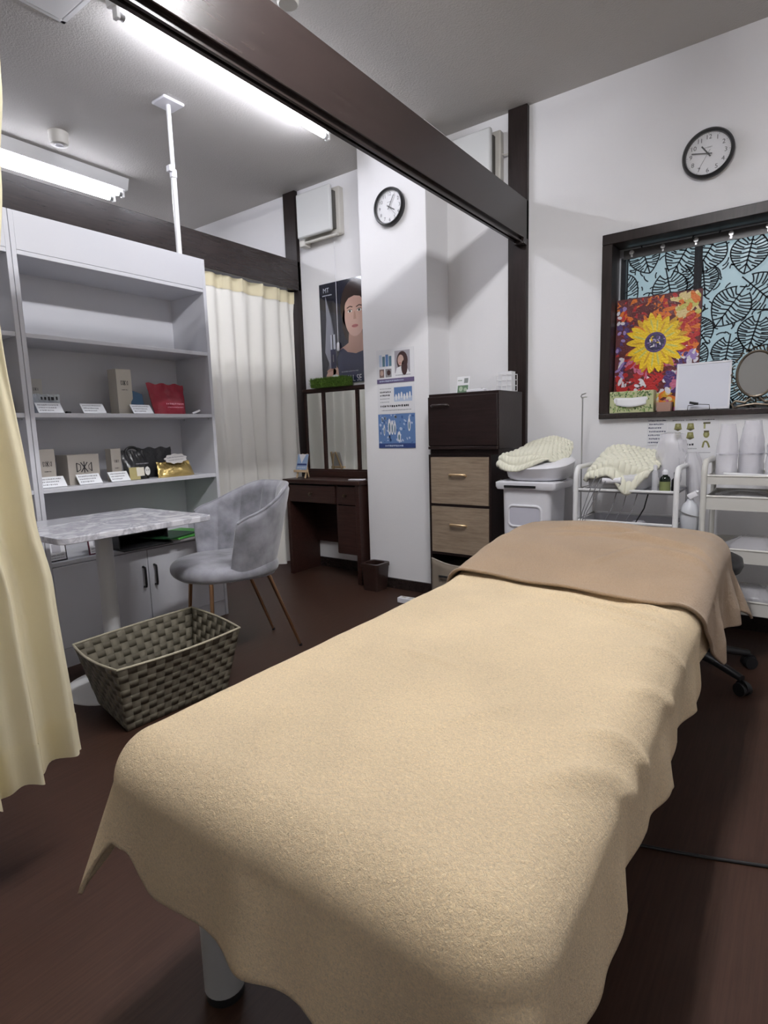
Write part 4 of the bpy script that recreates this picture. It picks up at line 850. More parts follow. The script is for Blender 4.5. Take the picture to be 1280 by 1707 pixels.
UX0, UX1, UY0, UY1 = -1.712, -1.289, 2.775, 3.095
fc = thing('flap_cabinet', 'dark wood box cabinet with drop door above the chest', 'cabinet', ((UX0 + UX1) / 2, (UY0 + UY1) / 2, 0.857))
obj('plinth', MB().box(UX0 + 0.006, UX1 - 0.004, UY0 + 0.02, UY1, 0.857, 0.885), ESP, fc)
obj('body', MB().box(UX0, UX1, UY0 + 0.018, UY1, 0.885, 1.188), ESP, fc, bev=0.002)
d = obj('door', MB().box(UX0 + 0.004, UX1 - 0.004, UY0, UY0 + 0.0175, 0.905, 1.172), ESP, fc, bev=0.003); bar_handle(UX0 + 0.085, UY0, 1.125, 0.05, mat('dark_handle', (0.03, 0.022, 0.02), 0.35), d)
obj('lower_lip', MB().box(UX0 + 0.004, UX1 - 0.004, UY0 - 0.004, UY0 + 0.018, 0.886, 0.902), ESP, fc, bev=0.002)
t = thing('photo_card', 'small white card with green photo on the flap cabinet', 'card', (-1.585, 2.97, 1.188))
up = Vector((0, 0.2, 1)).normalized(); c = Vector((-1.585, 2.95, 1.189)) + up * 0.05; nrm = Vector((1, 0, 0)).cross(up); obj('card', MB().obox(c, (0.04, 0, 0), up * 0.05, nrm * 0.0015), PAPER, t)
obj('strut', MB().obox((-1.585, 2.985, 1.222), (0.012, 0, 0), (0, 0.010, -0.033), (0, 0.001, 0.0004)), PAPER, t)
p = Print(c + nrm * 0.0015, (1, 0, 0), up); gph = ink('leafphoto', (0.12, 0.20, 0.12)); p.rect(-0.033, 0.033, -0.042, 0.0, gph); p.ell(-0.012, -0.02, 0.012, 0.014, ink('pale_leaf', (0.4, 0.48, 0.36)), 2); p.ell(0.016, -0.024, 0.010, 0.01, ink('pale_leaf', (0.4, 0.48, 0.36)), 2); p.rect(0.005, 0.030, 0.012, 0.040, ink('greyphoto', (0.25, 0.27, 0.26))); p.scribble(-0.033, -0.002, 0.028, 0.008, gph, 2, 4); p.done('printed_face', t)
rm = thing('remote_control', 'slim white remote control on the flap cabinet edge', 'remote', (-1.435, 2.83, 1.188))
obj('case', MB().box(-1.49, -1.385, 2.815, 2.85, 1.1885, 1.203), WHITEP, rm, bev=0.003); obj('button', MB().cyl((-1.405, 2.832, 1.203), (-1.405, 2.832, 1.2055), 0.006, 10), BLACK, rm)
wbk = thing('letter_rack', 'white wire rack standing on the flap cabinet beside the post', 'rack', (-1.36, 3.05, 1.188))
mb = MB()
for i in range(4):
    z = 1.195 + i * 0.03; mb.tube([(-1.405, 3.01, z), (-1.315, 3.01, z), (-1.315, 3.085, z), (-1.405, 3.085, z)], 0.0018, 6, closed=True)
obj('wire_loops', mb, WHITEM, wbk); mb = MB()
for x, y in ((-1.405, 3.01), (-1.375, 3.01), (-1.345, 3.01), (-1.315, 3.01), (-1.315, 3.085), (-1.405, 3.085)): mb.cyl((x, y, 1.189), (x, y, 1.287), 0.0018, 6)
obj('wire_uprights', mb, WHITEM, wbk); obj('paper_block', MB().box(-1.398, -1.322, 3.02, 3.075, 1.192, 1.30), PAPER, wbk)
single('coiled_clip', MB().tube([(-1.46 + 0.018 * math.cos(a), 2.93 + 0.018 * math.sin(a), 1.190 + 0.010 * abs(math.sin(a * 1.5))) for a in [2 * PI * i / 18 for i in range(17)]], 0.0022, 6), WHITEP, 'small coiled white clip on the flap cabinet', 'clip')

# ================================================================== WHITE BIN with foot spa under a knitted throw
bn = thing('lidded_bin', 'white lidded plastic bin beside the dark chest', 'bin', (-1.11, 2.83, 0))
def brect(x0, x1, y0, y1, z, r=0.03): return [(x, y, z) for x, y in rrect(x0, x1, y0, y1, r)]
obj('bin_body', MB().loft([brect(-1.195, -1.03, 2.745, 2.92, 0.0), brect(-1.20, -1.02, 2.735, 2.93, 0.25), brect(-1.235, -0.99, 2.715, 2.945, 0.46), brect(-1.238, -0.985, 2.71, 2.95, 0.685)]), WHITEP, bn, smooth=50)
b = MB().tube([(x, 2.7085 + 0.007 * (0.685 - z) / 0.2, z) for x, z in [(q[0], q[1]) for q in rrect(-1.20, -1.03, 0.50, 0.605, 0.025)]], 0.007, 8, closed=True); obj('grip_recess_rim', b, WHITEP, bn)
obj('grip_panel', MB().loft([[(x, y0_ + 0.035 * (0.685 - z), z) for x, z in rrect(-1.197, -1.033, 0.503, 0.602, 0.022)] for y0_ in (2.7065, 2.7095)]), mat('grip_grey', (0.62, 0.62, 0.70), 0.4), bn, smooth=40)
lid = obj('lid', MB().loft([brect(-1.262, -0.958, 2.695, 2.965, 0.688, 0.02), brect(-1.268, -0.952, 2.69, 2.97, 0.70, 0.02), brect(-1.268, -0.952, 2.69, 2.97, 0.722, 0.02), brect(-1.255, -0.965, 2.70, 2.96, 0.728, 0.02)]), WHITEP, bn, smooth=40)
obj('lid_strip', MB().box(-1.215, -1.05, 2.686, 2.692, 0.697, 0.709), BLACK, lid, bev=0.001)
sp = thing('foot_spa', 'white oval foot spa on the lidded bin', 'foot spa', (-1.09, 2.84, 0.728))
def ov(cx, cy, rx, ry, z, tilt=0.0, n=40, e=0.75):
    out = []
    for i in range(n):
        a = 2 * PI * i / n; cxx = math.copysign(abs(math.cos(a)) ** e, math.cos(a)); syy = math.copysign(abs(math.sin(a)) ** e, math.sin(a)); out.append((cx + rx * cxx, cy + ry * syy, z + tilt * ry * syy))
    return out
obj('tub', MB().loft([ov(-1.09, 2.84, 0.125, 0.12, 0.729), ov(-1.09, 2.845, 0.148, 0.145, 0.745), ov(-1.09, 2.85, 0.160, 0.165, 0.80, 0.10), ov(-1.09, 2.85, 0.164, 0.170, 0.812, 0.12), ov(-1.09, 2.85, 0.155, 0.160, 0.822, 0.14), ov(-1.09, 2.85, 0.120, 0.125, 0.835, 0.16)]), WHITEP, sp, smooth=50)
obj('foot_ring', MB().loft([ov(-1.09, 2.84, 0.128, 0.123, 0.728), ov(-1.09, 2.84, 0.128, 0.123, 0.734)]), BLACK, sp)
knitm = mat('cream_chunky_yarn', (0.78, 0.77, 0.64), 0.9, spec=0.1, sheen=0.3, bump=(350, 0.5, 0.003))
def squir(s, q, k=0.38):
    u, v = 2 * s - 1, 2 * q - 1; return u * math.sqrt(1 - k * v * v), v * math.sqrt(1 - k * u * u)
def knit(label, fn, nu, nv, amp=0.011):
    """chunky knit: plump stitches as real relief on a draped sheet"""
    def g(s, q):
        p = Vector(fn(s, q)); e = 0.01
        dx = Vector(fn(min(1, s + e), q)) - Vector(fn(max(0, s - e), q)); dy = Vector(fn(s, min(1, q + e))) - Vector(fn(s, max(0, q - e)))
        n = dx.cross(dy).normalized()
        if n.z < 0: n = -n
        row = int(min(q, 0.9999) * nv); a, c = s * nu + 0.5 * (row % 2), q * nv
        st = (abs(math.sin(PI * c)) ** 0.55) * (0.30 + 0.70 * abs(math.sin(PI * a)) ** 0.6)
        return p + n * amp * (st - 0.3)
    return single('knit_throw', MB().grid(g, nu * 8, nv * 8), knitm, label, 'throw', smooth=180, solid=0.006)
def spa_throw(s, q):
    u, v = squir(s, q); x = -1.118 + 0.150 * u + 0.035 * v; y = 2.855 + 0.180 * v
    z = 0.885 + 0.14 * v * 0.20 - 0.030 * u * u + 0.008 * nz(s * 3, q * 3, 3) + 0.020 * sm(0.2, 1.0, v)
    z -= 0.075 * sm(-0.62, -1.0, v) * (1 - 0.5 * sm(0.0, 0.9, u)) + 0.075 * sm(-0.70, -1.0, u) + 0.03 * sm(0.75, 1.0, u)
    return (x, y, z)
knit('cream chunky knit throw over the white foot spa', spa_throw, 13, 15)
t = thing('wire_holder', 'thin steel wire holder with forked tip beside the foot spa', 'holder', (-0.905, 2.93, 0))
obj('wire_stem', MB().cyl((-0.905, 2.93, 0.006), (-0.905, 2.93, 1.135), 0.0035, 8), CHROME, t)
obj('wire_fork', MB().tube([(-0.905, 2.93, 1.125), (-0.912, 2.925, 1.138), (-0.905, 2.92, 1.146), (-0.885, 2.915, 1.150)], 0.003, 6), CHROME, t); obj('wire_hook', MB().tube([(-0.905, 2.93, 1.128), (-0.895, 2.925, 1.132), (-0.880, 2.92, 1.132)], 0.003, 6), CHROME, t)
obj('base_plate', MB().cyl((-0.905, 2.93, 0.0), (-0.905, 2.93, 0.007), 0.03, 20), CHROME, t)

# ================================================================== TROLLEYS
def trolley(label, x0, x1, y0, y1, ztop, decks, m, deckm, feet=True):
    t = thing('trolley', label, 'trolley', ((x0 + x1) / 2, (y0 + y1) / 2, 0), 0, 'white three-deck trolleys')
    for x in (x0, x1):
        r = 0.05; path = [(x, y0, 0.045)] + [(x, y0 + r - r * math.cos(a), ztop - r + r * math.sin(a)) for a in [PI / 2 * i / 6 for i in range(7)]] + [(x, y1 - r + r * math.sin(a), ztop - r + r * math.cos(a)) for a in [PI / 2 * i / 6 for i in range(7)]] + [(x, y1, 0.045)]
        obj('side_hoop', MB().tube(path, 0.0115, 12), m, t)
        for y in (y0, y1):
            c = obj('caster', MB().cyl((x - 0.009, y, 0.021), (x + 0.009, y, 0.021), 0.021, 14), BLACK, t); obj('caster_fork', MB().box(x - 0.013, x + 0.013, y - 0.008, y + 0.008, 0.022, 0.05), m, c)
    for z, dep, kind in decks:
        if kind == 'wire':
            d = obj('wire_rim', MB().tube([(x0, y0 + 0.012, z), (x1, y0 + 0.012, z), (x1, y1 - 0.012, z), (x0, y1 - 0.012, z)], 0.006, 8, closed=True), m, t)
            obj('deck_plate', MB().box(x0 + 0.006, x1 - 0.006, y0 + 0.018, y1 - 0.018, z - dep, z - dep + 0.003), deckm, d)
            for xa, xb, ya, yb in ((x0 + 0.005, x1 - 0.005, y0 + 0.018, y0 + 0.021), (x0 + 0.005, x1 - 0.005, y1 - 0.021, y1 - 0.018), (x0 + 0.006, x0 + 0.009, y0 + 0.021, y1 - 0.021), (x1 - 0.009, x1 - 0.006, y0 + 0.021, y1 - 0.021)):
                obj('mesh_wall', MB().box(xa, xb, ya, yb, z - dep, z - 0.004), deckm, d)
        else:
            d = obj('tray_floor', MB().box(x0 + 0.012, x1 - 0.012, y0 + 0.004, y1 - 0.004, z - dep, z - dep + 0.004), m, t)
            for xa, xb, ya, yb in ((x0 + 0.012, x1 - 0.012, y0 + 0.0, y0 + 0.004), (x0 + 0.012, x1 - 0.012, y1 - 0.004, y1), (x0 + 0.012, x0 + 0.016, y0 + 0.004, y1 - 0.004), (x1 - 0.016, x1 - 0.012, y0 + 0.004, y1 - 0.004)):
                obj('tray_wall', MB().box(xa, xb, ya, yb, z - dep, z), m, d)
            obj('tray_lip', MB().tube([(x0 + 0.012, y0 + 0.001, z), (x1 - 0.012, y0 + 0.001, z), (x1 - 0.012, y1 - 0.001, z), (x0 + 0.012, y1 - 0.001, z)], 0.005, 6, closed=True), m, d)
    return t
meshm = film('translucent_mesh', (0.62, 0.62, 0.66), 0.75, 0.35)
T1 = (-0.855, -0.430, 2.69, 3.0)
trolley('white trolley with rounded hoops carrying a knit covered warmer', *T1, 0.802, [(0.70, 0.012, 'wire'), (0.555, 0.07, 'wire'), (0.22, 0.08, 'wire')], WHITEM, meshm)
T2 = (-0.330, 0.10, 2.70, 3.02)
greyw = mat('grey_white_enamel', (0.62, 0.61, 0.57), 0.4)
trolley('tall white trolley with shallow trays at the right edge', *T2, 0.832, [(0.775, 0.035, 'tray'), (0.690, 0.055, 'tray'), (0.475, 0.055, 'tray'), (0.262, 0.055, 'tray')], greyw, greyw)
# warmer on first trolley
wm = thing('wax_warmer', 'white paraffin warmer on the hooped trolley', 'warmer', (-0.66, 2.84, 0.692))
obj('case', MB().loft([ov(-0.692, 2.845, 0.110, 0.115, 0.692, 0, 40, 0.5), ov(-0.692, 2.845, 0.130, 0.135, 0.715, 0, 40, 0.5), ov(-0.692, 2.845, 0.134, 0.14, 0.76, 0.05, 40, 0.5), ov(-0.692, 2.845, 0.122, 0.125, 0.785, 0.1, 40, 0.5)]), mat('warmer_grey', (0.55, 0.55, 0.56), 0.35), wm, smooth=50)
obj('front_bar', MB().cyl((-0.735, 2.695, 0.745), (-0.655, 2.695, 0.745), 0.016, 14), WHITEP, wm)
def warm_throw(s, q):
    u, v = squir(s, q, 0.30); x = -0.685 + 0.158 * u; y = 2.845 + 0.158 * v
    z = 0.838 + 0.040 * v - 0.010 * u * u + 0.018 * math.sin(u * 3.2 + 2.4) + 0.012 * nz(s * 3, q * 3, 9) + 0.014 * u
    z -= 0.085 * sm(-0.66, -1.0, v) * (0.50 + 0.85 * math.exp(-((u - 0.30) / 0.30) ** 2)) + 0.06 * sm(-0.72, -1.0, u) + 0.025 * sm(0.75, 1.0, u)
    return (x, y - 0.010 * math.sin(s * 5), z)
knit('cream chunky knit throw heaped over the paraffin warmer', warm_throw, 12, 11, 0.014)
bt = thing('oil_bottle', 'dark green glass bottle with white cap on hooped trolley', 'bottle', (-0.487, 2.755, 0.692))
obj('glass', MB().lathe([(0.018, 0.692), (0.022, 0.695), (0.022, 0.752), (0.018, 0.762), (0.010, 0.768), (0.010, 0.776)], (-0.487, 2.755, 0), 20), mat('dark_green_glass', (0.010, 0.016, 0.010), 0.1), bt, smooth=50)
obj('paper_label', MB().lathe([(0.0226, 0.702), (0.0226, 0.742)], (-0.487, 2.755, 0), 20), mat('olive_label', (0.20, 0.23, 0.09), 0.6), bt); obj('cap', MB().lathe([(0.012, 0.772), (0.012, 0.785), (0.008, 0.793), (0.004, 0.795)], (-0.487, 2.755, 0), 16), WHITEP, bt)
tb_ = thing('clear_tube_bottle', 'slim clear plastic bottle beside the dark green bottle', 'bottle', (-0.525, 2.74, 0.692))
clr = film('clear_plastic', (0.75, 0.76, 0.8), 0.45, 0.08)
obj('tube_body', MB().lathe([(0.012, 0.692), (0.013, 0.70), (0.013, 0.78), (0.007, 0.795)], (-0.525, 2.74, 0), 16), clr, tb_, smooth=50); obj('cap', MB().lathe([(0.008, 0.79), (0.008, 0.812), (0.004, 0.815)], (-0.525, 2.74, 0), 12), WHITEP, tb_)
single('dropper_bottle', MB().lathe([(0.014, 0.692), (0.016, 0.697), (0.016, 0.745), (0.007, 0.756), (0.007, 0.778), (0.004, 0.782)], (-0.452, 2.79, 0), 16), BLACK, 'small black dropper bottle behind the dark green bottle', 'bottle', smooth=50)
bag = film('milky_plastic_bag', (0.85, 0.84, 0.89), 0.42, 0.2)
def crumple(label, cx, cy, prof, seed, amp=0.16, cat='plastic bag', name='plastic_bag', m=None, lean=(0, 0)):
    mb = MB(); n = 36; z0, z1 = prof[0][1], prof[-1][1]; rings = []
    pr = []
    for (r0, h0), (r1, h1) in zip(prof, prof[1:]): pr += [(lerp(r0, r1, k / 5), lerp(h0, h1, k / 5)) for k in range(5)]
    pr.append(prof[-1])
    for r, h in pr:
        f = (h - z0) / (z1 - z0)
        rings.append([(cx + lean[0] * f + r * (1 + amp * nz(math.cos(a) * 1.6 + seed, math.sin(a) * 1.6, h * 14) + 0.4 * amp * math.sin(9 * a + seed + h * 30)) * math.cos(a), cy + lean[1] * f + r * (1 + amp * nz(math.cos(a) * 1.6 + seed, math.sin(a) * 1.6, h * 14)) * math.sin(a), h) for a in [2 * PI * i / n for i in range(n)]])
    mb.loft(rings); return single(name, mb, m or bag, label, cat, smooth=60)
crumple('milky plastic bag standing behind the dark green bottle', -0.492, 2.90, [(0.035, 0.704), (0.045, 0.74), (0.048, 0.80), (0.055, 0.86), (0.052, 0.91), (0.042, 0.945), (0.015, 0.952)], 3, 0.36)
crumple('milky plastic bag drooping between the two trolleys', -0.381, 2.945, [(0.02, 0.50), (0.028, 0.60), (0.03, 0.68), (0.033, 0.76), (0.03, 0.82), (0.02, 0.86)], 8, 0.28, lean=(-0.03, 0))
cab = mat('grey_cord', (0.22, 0.22, 0.23), 0.5)
for k in range(3):
    x = -0.79 + 0.022 * k
    obj('power_cord', MB().tube([(x + 0.03, 2.676 - 0.004 * k, 0.765 - 0.01 * k), (x + 0.005, 2.668 - 0.004 * k, 0.70), (x - 0.025 - 0.01 * k, 2.662 - 0.004 * k, 0.60), (x - 0.05 - 0.012 * k, 2.662 - 0.004 * k, 0.48), (x - 0.04, 2.666, 0.30)], 0.0022, 6), cab, wm)
for k in range(4):
    x = -0.72 + 0.045 * k
    obj('power_cord', MB().tube([(x + 0.035, 2.74, 0.690), (x + 0.02, 2.735, 0.62), (x - 0.01, 2.73, 0.56), (x - 0.03, 2.74, 0.505)], 0.0022 if k < 3 else 0.003, 6), cab if k < 3 else BLACK, wm)
crumple('clear crumpled film in the lower basket of hooped trolley', -0.60, 2.80, [(0.04, 0.489), (0.06, 0.50), (0.05, 0.53), (0.02, 0.555)], 5, 0.3, 'film', 'plastic_film')
# spray bottle hung on the tall trolley
sb = thing('spray_bottle', 'white spray bottle hanging between the two trolleys', 'spray bottle', (-0.380, 2.715, 0.53))
obj('bottle_body', MB().lathe([(0.030, 0.53), (0.034, 0.535), (0.036, 0.60), (0.034, 0.635), (0.024, 0.655), (0.014, 0.664), (0.013, 0.674)], (-0.380, 2.715, 0), 24), mat('grey_white_plastic', (0.62, 0.64, 0.68), 0.35), sb, smooth=50)
obj('nozzle', MB().obox((-0.372, 2.713, 0.690), (0.016, 0.003, 0.010), (-0.002, 0.012, 0), (-0.007, 0, 0.010)), WHITEP, sb, bev=0.004); obj('trigger', MB().tube([(-0.362, 2.712, 0.698), (-0.356, 2.71, 0.708), (-0.350, 2.71, 0.706)], 0.006, 8), WHITEP, sb)
obj('hanging_ring', MB().tube([(-0.380 + 0.040 * math.cos(a), 2.715 + 0.040 * math.sin(a), 0.612 - 0.012 * math.cos(a)) for a in [2 * PI * i / 24 for i in range(24)]], 0.002, 6, closed=True), CHROME, sb)
# goods on the tall trolley
wrap = film('bubble_wrap', (0.85, 0.84, 0.89), 0.6, 0.2)
for k, (x, y, r, z1, lb) in enumerate(((-0.262, 2.80, 0.036, 0.985, 'plastic wrapped bottle on tall trolley, nearest its hoop'), (-0.180, 2.86, 0.042, 0.995, 'plastic wrapped bottle in the middle of tall trolley top'), (-0.072, 2.80, 0.050, 0.955, 'wide plastic wrapped jar at the right edge of tall trolley'))):
    t = thing('wrapped_bottle', lb, 'bottle', (x, y, 0.745), 0, 'wrapped bottles on the tall trolley')
    obj('bottle_body', MB().lathe([(r * 0.86, 0.745), (r * 0.9, 0.75), (r * 0.9, z1 - 0.07), (r * 0.5, z1 - 0.045), (r * 0.42, z1 - 0.01), (r * 0.30, z1 - 0.008)], (x, y, 0), 20), WHITEP, t, smooth=50)
    mb = MB(); n = 32; rings = []
    for q in range(15):
        f = q / 14; h = lerp(0.746, z1, f); rr = r * (1.08 if f < 0.62 else lerp(1.08, 0.72, (f - 0.62) / 0.38))
        rings.append([(x + rr * (1 + 0.12 * nz(2 * math.cos(a) + k, 2 * math.sin(a), h * 25)) * math.cos(a), y + rr * (1 + 0.12 * nz(2 * math.cos(a) + k, 2 * math.sin(a), h * 25)) * math.sin(a), h) for a in [2 * PI * i / n for i in range(n)]])
    mb.loft(rings); obj('plastic_wrap', mb, wrap, t, smooth=80)
    p_ = MB().lathe([(r * 1.13, 0.86), (r * 1.13, 0.862)], (x, y, 0), 24); obj('tape_band', p_, GREY if k == 2 else mat('clear_tape', (0.6, 0.6, 0.66), 0.3), t)
single('tissue_sheet', MB().obox((-0.17, 2.735, 0.779), (0.095, 0.004, -0.004), (-0.002, 0.02, 0), (0, 0, 0.004)), PAPER, 'folded white sheet lying across the front of tall trolley', 'paper', bev=0.002)
for z, sd, lb in ((0.642, 2, 'milky plastic bag in second tray of tall trolley'), (0.427, 4, 'milky plastic bag in third tray of tall trolley'), (0.214, 6, 'milky plastic bag in lowest tray of tall trolley')):
    crumple(lb, -0.14 if z < 0.6 else -0.19, 2.83, [(0.09, z), (0.11, z + 0.015), (0.10, z + 0.05), (0.05, z + (0.085 if z < 0.6 else 0.062))], sd, 0.3)

# ================================================================== STOOL base seen under the head end
st = thing('rolling_stool', 'black rolling stool tucked behind the head end of bed', 'stool', (-0.335, 2.515, 0))
obj('seat', MB().lathe([(0.12, 0.42), (0.165, 0.425), (0.175, 0.45), (0.17, 0.475), (0.15, 0.485), (0.05, 0.488)], (-0.335, 2.515, 0), 36), mat('black_leatherette', (0.015, 0.015, 0.016), 0.4), st, smooth=60)
obj('gas_column', MB().cyl((-0.335, 2.515, 0.08), (-0.335, 2.515, 0.42), 0.02, 16), BLACKM, st)
for k in range(5):
    a = math.radians(36 + 72 * k); e = Vector((math.cos(a), math.sin(a), 0)); c = Vector((-0.335, 2.515, 0))
    s_ = obj('spoke', MB().tube([c + Vector((0, 0, 0.095)), c + e * 0.12 + Vector((0, 0, 0.085)), c + e * 0.245 + Vector((0, 0, 0.062))], [0.024, 0.018, 0.014], 10), BLACK, st)
    n_ = Vector((-e.y, e.x, 0)); w0 = c + e * 0.25 + Vector((0, 0, 0.0245))
    for sgn in (-1, 1): obj('caster_wheel', MB().cyl(w0 + n_ * 0.006 * sgn, w0 + n_ * 0.02 * sgn, 0.0245, 18), BLACK, s_)
    obj('caster_hood', MB().cyl(w0 - n_ * 0.006 + Vector((0, 0, 0.008)), w0 + n_ * 0.006 + Vector((0, 0, 0.008)), 0.026, 16), BLACK, s_)
single('floor_cable', MB().tube([(-0.75, 1.22, 0.004), (-0.45, 1.31, 0.004), (-0.268, 1.349, 0.004), (-0.19, 1.372, 0.004), (-0.125, 1.394, 0.004), (-0.012, 1.437, 0.004), (0.3, 1.53, 0.004), (0.9, 1.60, 0.004)], 0.0038, 8), BLACK, 'black cable lying across the floor from under the bed', 'cable')
#@@NEXT
# ================================================================== IN AND UNDER THE WINDOW
# lace curtain: two panels of leaf tracery on clips
lc = thing('lace_curtain', 'black leaf lace curtain clipped across the window', 'curtain', (-0.12, YB + 0.10, WZ0))
lacem = mat('black_lace_thread', (0.010, 0.012, 0.018), 0.7)
veil = mat('sheer_net', (0.30, 0.36, 0.40), 0.6, alpha=0.16)
def leaf_strokes():
    """outline, midrib and split ribs of one leaf, unit size"""
    S = []
    hw = lambda t: 0.50 * (math.sin(PI * min(1, t * 0.93 + 0.07)) ** 0.75) * (1 - 0.25 * t)
    for sg in (-1, 1):
        S.append([(sg * hw(i / 14), i / 14 - 0.5) for i in range(15)])
        for k in range(7):
            t = 0.14 + 0.10 * k; e = 0.015 + 0.148 * k; w1 = hw(min(1, e))
            S.append([(0, t - 0.5), (sg * w1 * 0.35, lerp(t, e, 0.15) + 0.045 - 0.5), (sg * w1 * 0.7, lerp(t, e, 0.55) + 0.03 - 0.5), (sg * w1, e - 0.5)])
            if k < 6: S.append([(sg * w1 * 0.42, lerp(t, e, 0.15) + 0.115 - 0.5), (sg * w1 * 0.75, lerp(t, e, 0.5) + 0.105 - 0.5), (sg * hw(min(1, e + 0.075)), e + 0.075 - 0.5)])
    S.append([(0, -0.62), (0, 0.5)])
    return S, hw
LS, HW = leaf_strokes()
def lace(x0, x1, z0, z1, y, seed):
    rnd = random.Random(seed); placed = []; mb = MB()
    def seg(a, c, wd):
        (ax, az), (cx_, cz) = a, c
        mx_, mz_ = (ax + cx_) / 2, (az + cz) / 2
        if not (x0 <= mx_ <= x1 and z0 <= mz_ <= z1): return
        dx, dz = cx_ - ax, cz - az; d = math.hypot(dx, dz)
        if d < 1e-5: return
        nx, nz_ = -dz / d * wd / 2, dx / d * wd / 2
        mb.add([(ax + nx, y, az + nz_), (cx_ + nx, y, cz + nz_), (cx_ - nx, y, cz - nz_), (ax - nx, y, az - nz_)], [(0, 1, 2, 3)])
    def inside(px, pz, P):
        lx, lz, s, c, q = P; dx, dz = (px - lx) / s, (pz - lz) / s; u = dx * c + dz * q; v = -dx * q + dz * c
        t = v + 0.5; return 0 <= t <= 1 and abs(u) < HW(t)
    pts = []
    for _ in range(900):
        lx, lz = rnd.uniform(x0 - 0.02, x1 + 0.02), rnd.uniform(z0 - 0.02, z1 + 0.02); s = rnd.uniform(0.135, 0.19)
        if all(math.hypot(lx - p[0], lz - p[1]) > 0.36 * (s + p[2]) for p in placed):
            a = rnd.choice((PI, PI + 0.5, PI - 0.5, 0.3)) + rnd.uniform(-0.3, 0.3); placed.append((lx, lz, s, math.cos(a), math.sin(a)))
    for i, P in enumerate(placed):
        lx, lz, s, c, q = P
        for st_ in LS:
            W = [(lx + s * (u * c - v * q), lz + s * (u * q + v * c)) for u, v in st_]
            for a, b_ in zip(W, W[1:]):
                m_ = ((a[0] + b_[0]) / 2, (a[1] + b_[1]) / 2)
                if any(inside(m_[0], m_[1], Q) for Q in placed[:i]): continue
                seg(a, b_, 0.0062)
    # fill stems between leaves
    for _ in range(int(700 * (x1 - x0) * (z1 - z0))):
        a = (rnd.uniform(x0, x1), rnd.uniform(z0, z1)); an = rnd.uniform(0, 2 * PI); L_ = rnd.uniform(0.02, 0.05); W = [(a[0] + L_ * k / 3 * math.cos(an + 0.2 * k), a[1] + L_ * k / 3 * math.sin(an + 0.2 * k)) for k in range(4)]
        for p_, q_ in zip(W, W[1:]):
            if not any(inside((p_[0] + q_[0]) / 2, (p_[1] + q_[1]) / 2, Q) for Q in placed): seg(p_, q_, 0.0060)
    return mb
for k, (x0, x1, z1, y) in enumerate(((-0.795, -0.472, 1.835, YB + 0.100), (-0.462, 0.55, 1.845, YB + 0.092))):
    pn = obj('lace_panel', MB().box(x0, x1, y - 0.0002, y + 0.0002, 1.06, z1), veil, lc)
    mb = lace(x0, x1, 1.06, z1, y - 0.0008, 5 + k); mb.box(x0, x0 + 0.006, y - 0.001, y, 1.06, z1); mb.box(x1 - 0.006, x1, y - 0.001, y, 1.06, z1)
    q = obj('leaf_tracery', mb, lacem, pn, smooth=0); q['kind'] = 'stuff'
obj('side_fold', MB().grid(lambda s, t: (lerp(-0.825, -0.79, s), YB + 0.098 - 0.006 * math.sin(s * 9), lerp(1.06, 1.84, t)), 10, 4), mat('dense_black_net', (0.03, 0.03, 0.035), 0.8, alpha=0.85), lc)
obj('middle_stile_net', MB().box(-0.485, -0.450, YB + 0.088, YB + 0.0895, 1.06, 1.86), mat('dense_black_net', (0.03, 0.03, 0.035), 0.8, alpha=0.85), lc)
obj('header_band', MB().box(-0.81, 0.56, YB + 0.084, YB + 0.087, 1.828, 1.872), mat('dark_band', (0.035, 0.033, 0.033), 0.35), lc)
for k in range(10):
    x = -0.77 + 0.145 * k; c = obj('clip', MB().lathe([(0.010, YB + 0.074), (0.012, YB + 0.078), (0.012, YB + 0.083)], (x, 0, 1.856), 14, axis='y'), CHROME, lc); obj('clip_jaw', MB().box(x - 0.004, x + 0.004, YB + 0.078, YB + 0.084, 1.835, 1.848), CHROME, c)
# sunflower painting leaning in the recess
pa = thing('painting', 'bright yellow sunflower painting on canvas leaning against the window', 'painting', (-0.64, YB + 0.07, WZ0 + 0.006))
ly = Vector((0, 0.024, 0.575)); ly_u = ly.normalized(); c0 = Vector((-0.832, YB + 0.042, WZ0 + 0.0075))
PW, PH = 0.392, ly.length
obj('canvas', MB().obox(c0 + Vector((PW / 2, 0.008, 0)) + ly / 2, (PW / 2, 0, 0), ly / 2, Vector((1, 0, 0)).cross(ly_u) * 0.007), mat('maroon_canvas', (0.10, 0.012, 0.015), 0.5, bump=(300, 0.4, 0.001)), pa)
p = Print(c0 + Vector((0, 0.0005, 0)), (1, 0, 0), ly_u, 0.000018); rnd = random.Random(12)
def pnt(n, c): return mat('paint_' + n, c, 0.35, bump=(120, 0.6, 0.004))
maroon, red, orange, yel, ylo, cream_, lilac, purple, white_, pink_, lime, dkblue = pnt('maroon', (0.11, 0.008, 0.012)), pnt('red', (0.45, 0.012, 0.012)), pnt('orange', (0.72, 0.17, 0.012)), pnt('yellow', (0.86, 0.58, 0.01)), pnt('ochre', (0.62, 0.33, 0.012)), pnt('cream', (0.78, 0.62, 0.28)), pnt('lilac', (0.32, 0.22, 0.50)), pnt('purple', (0.07, 0.03, 0.16)), pnt('white', (0.72, 0.70, 0.75)), pnt('pink', (0.55, 0.14, 0.25)), pnt('lime', (0.60, 0.55, 0.12)), pnt('dkblue', (0.025, 0.02, 0.07))
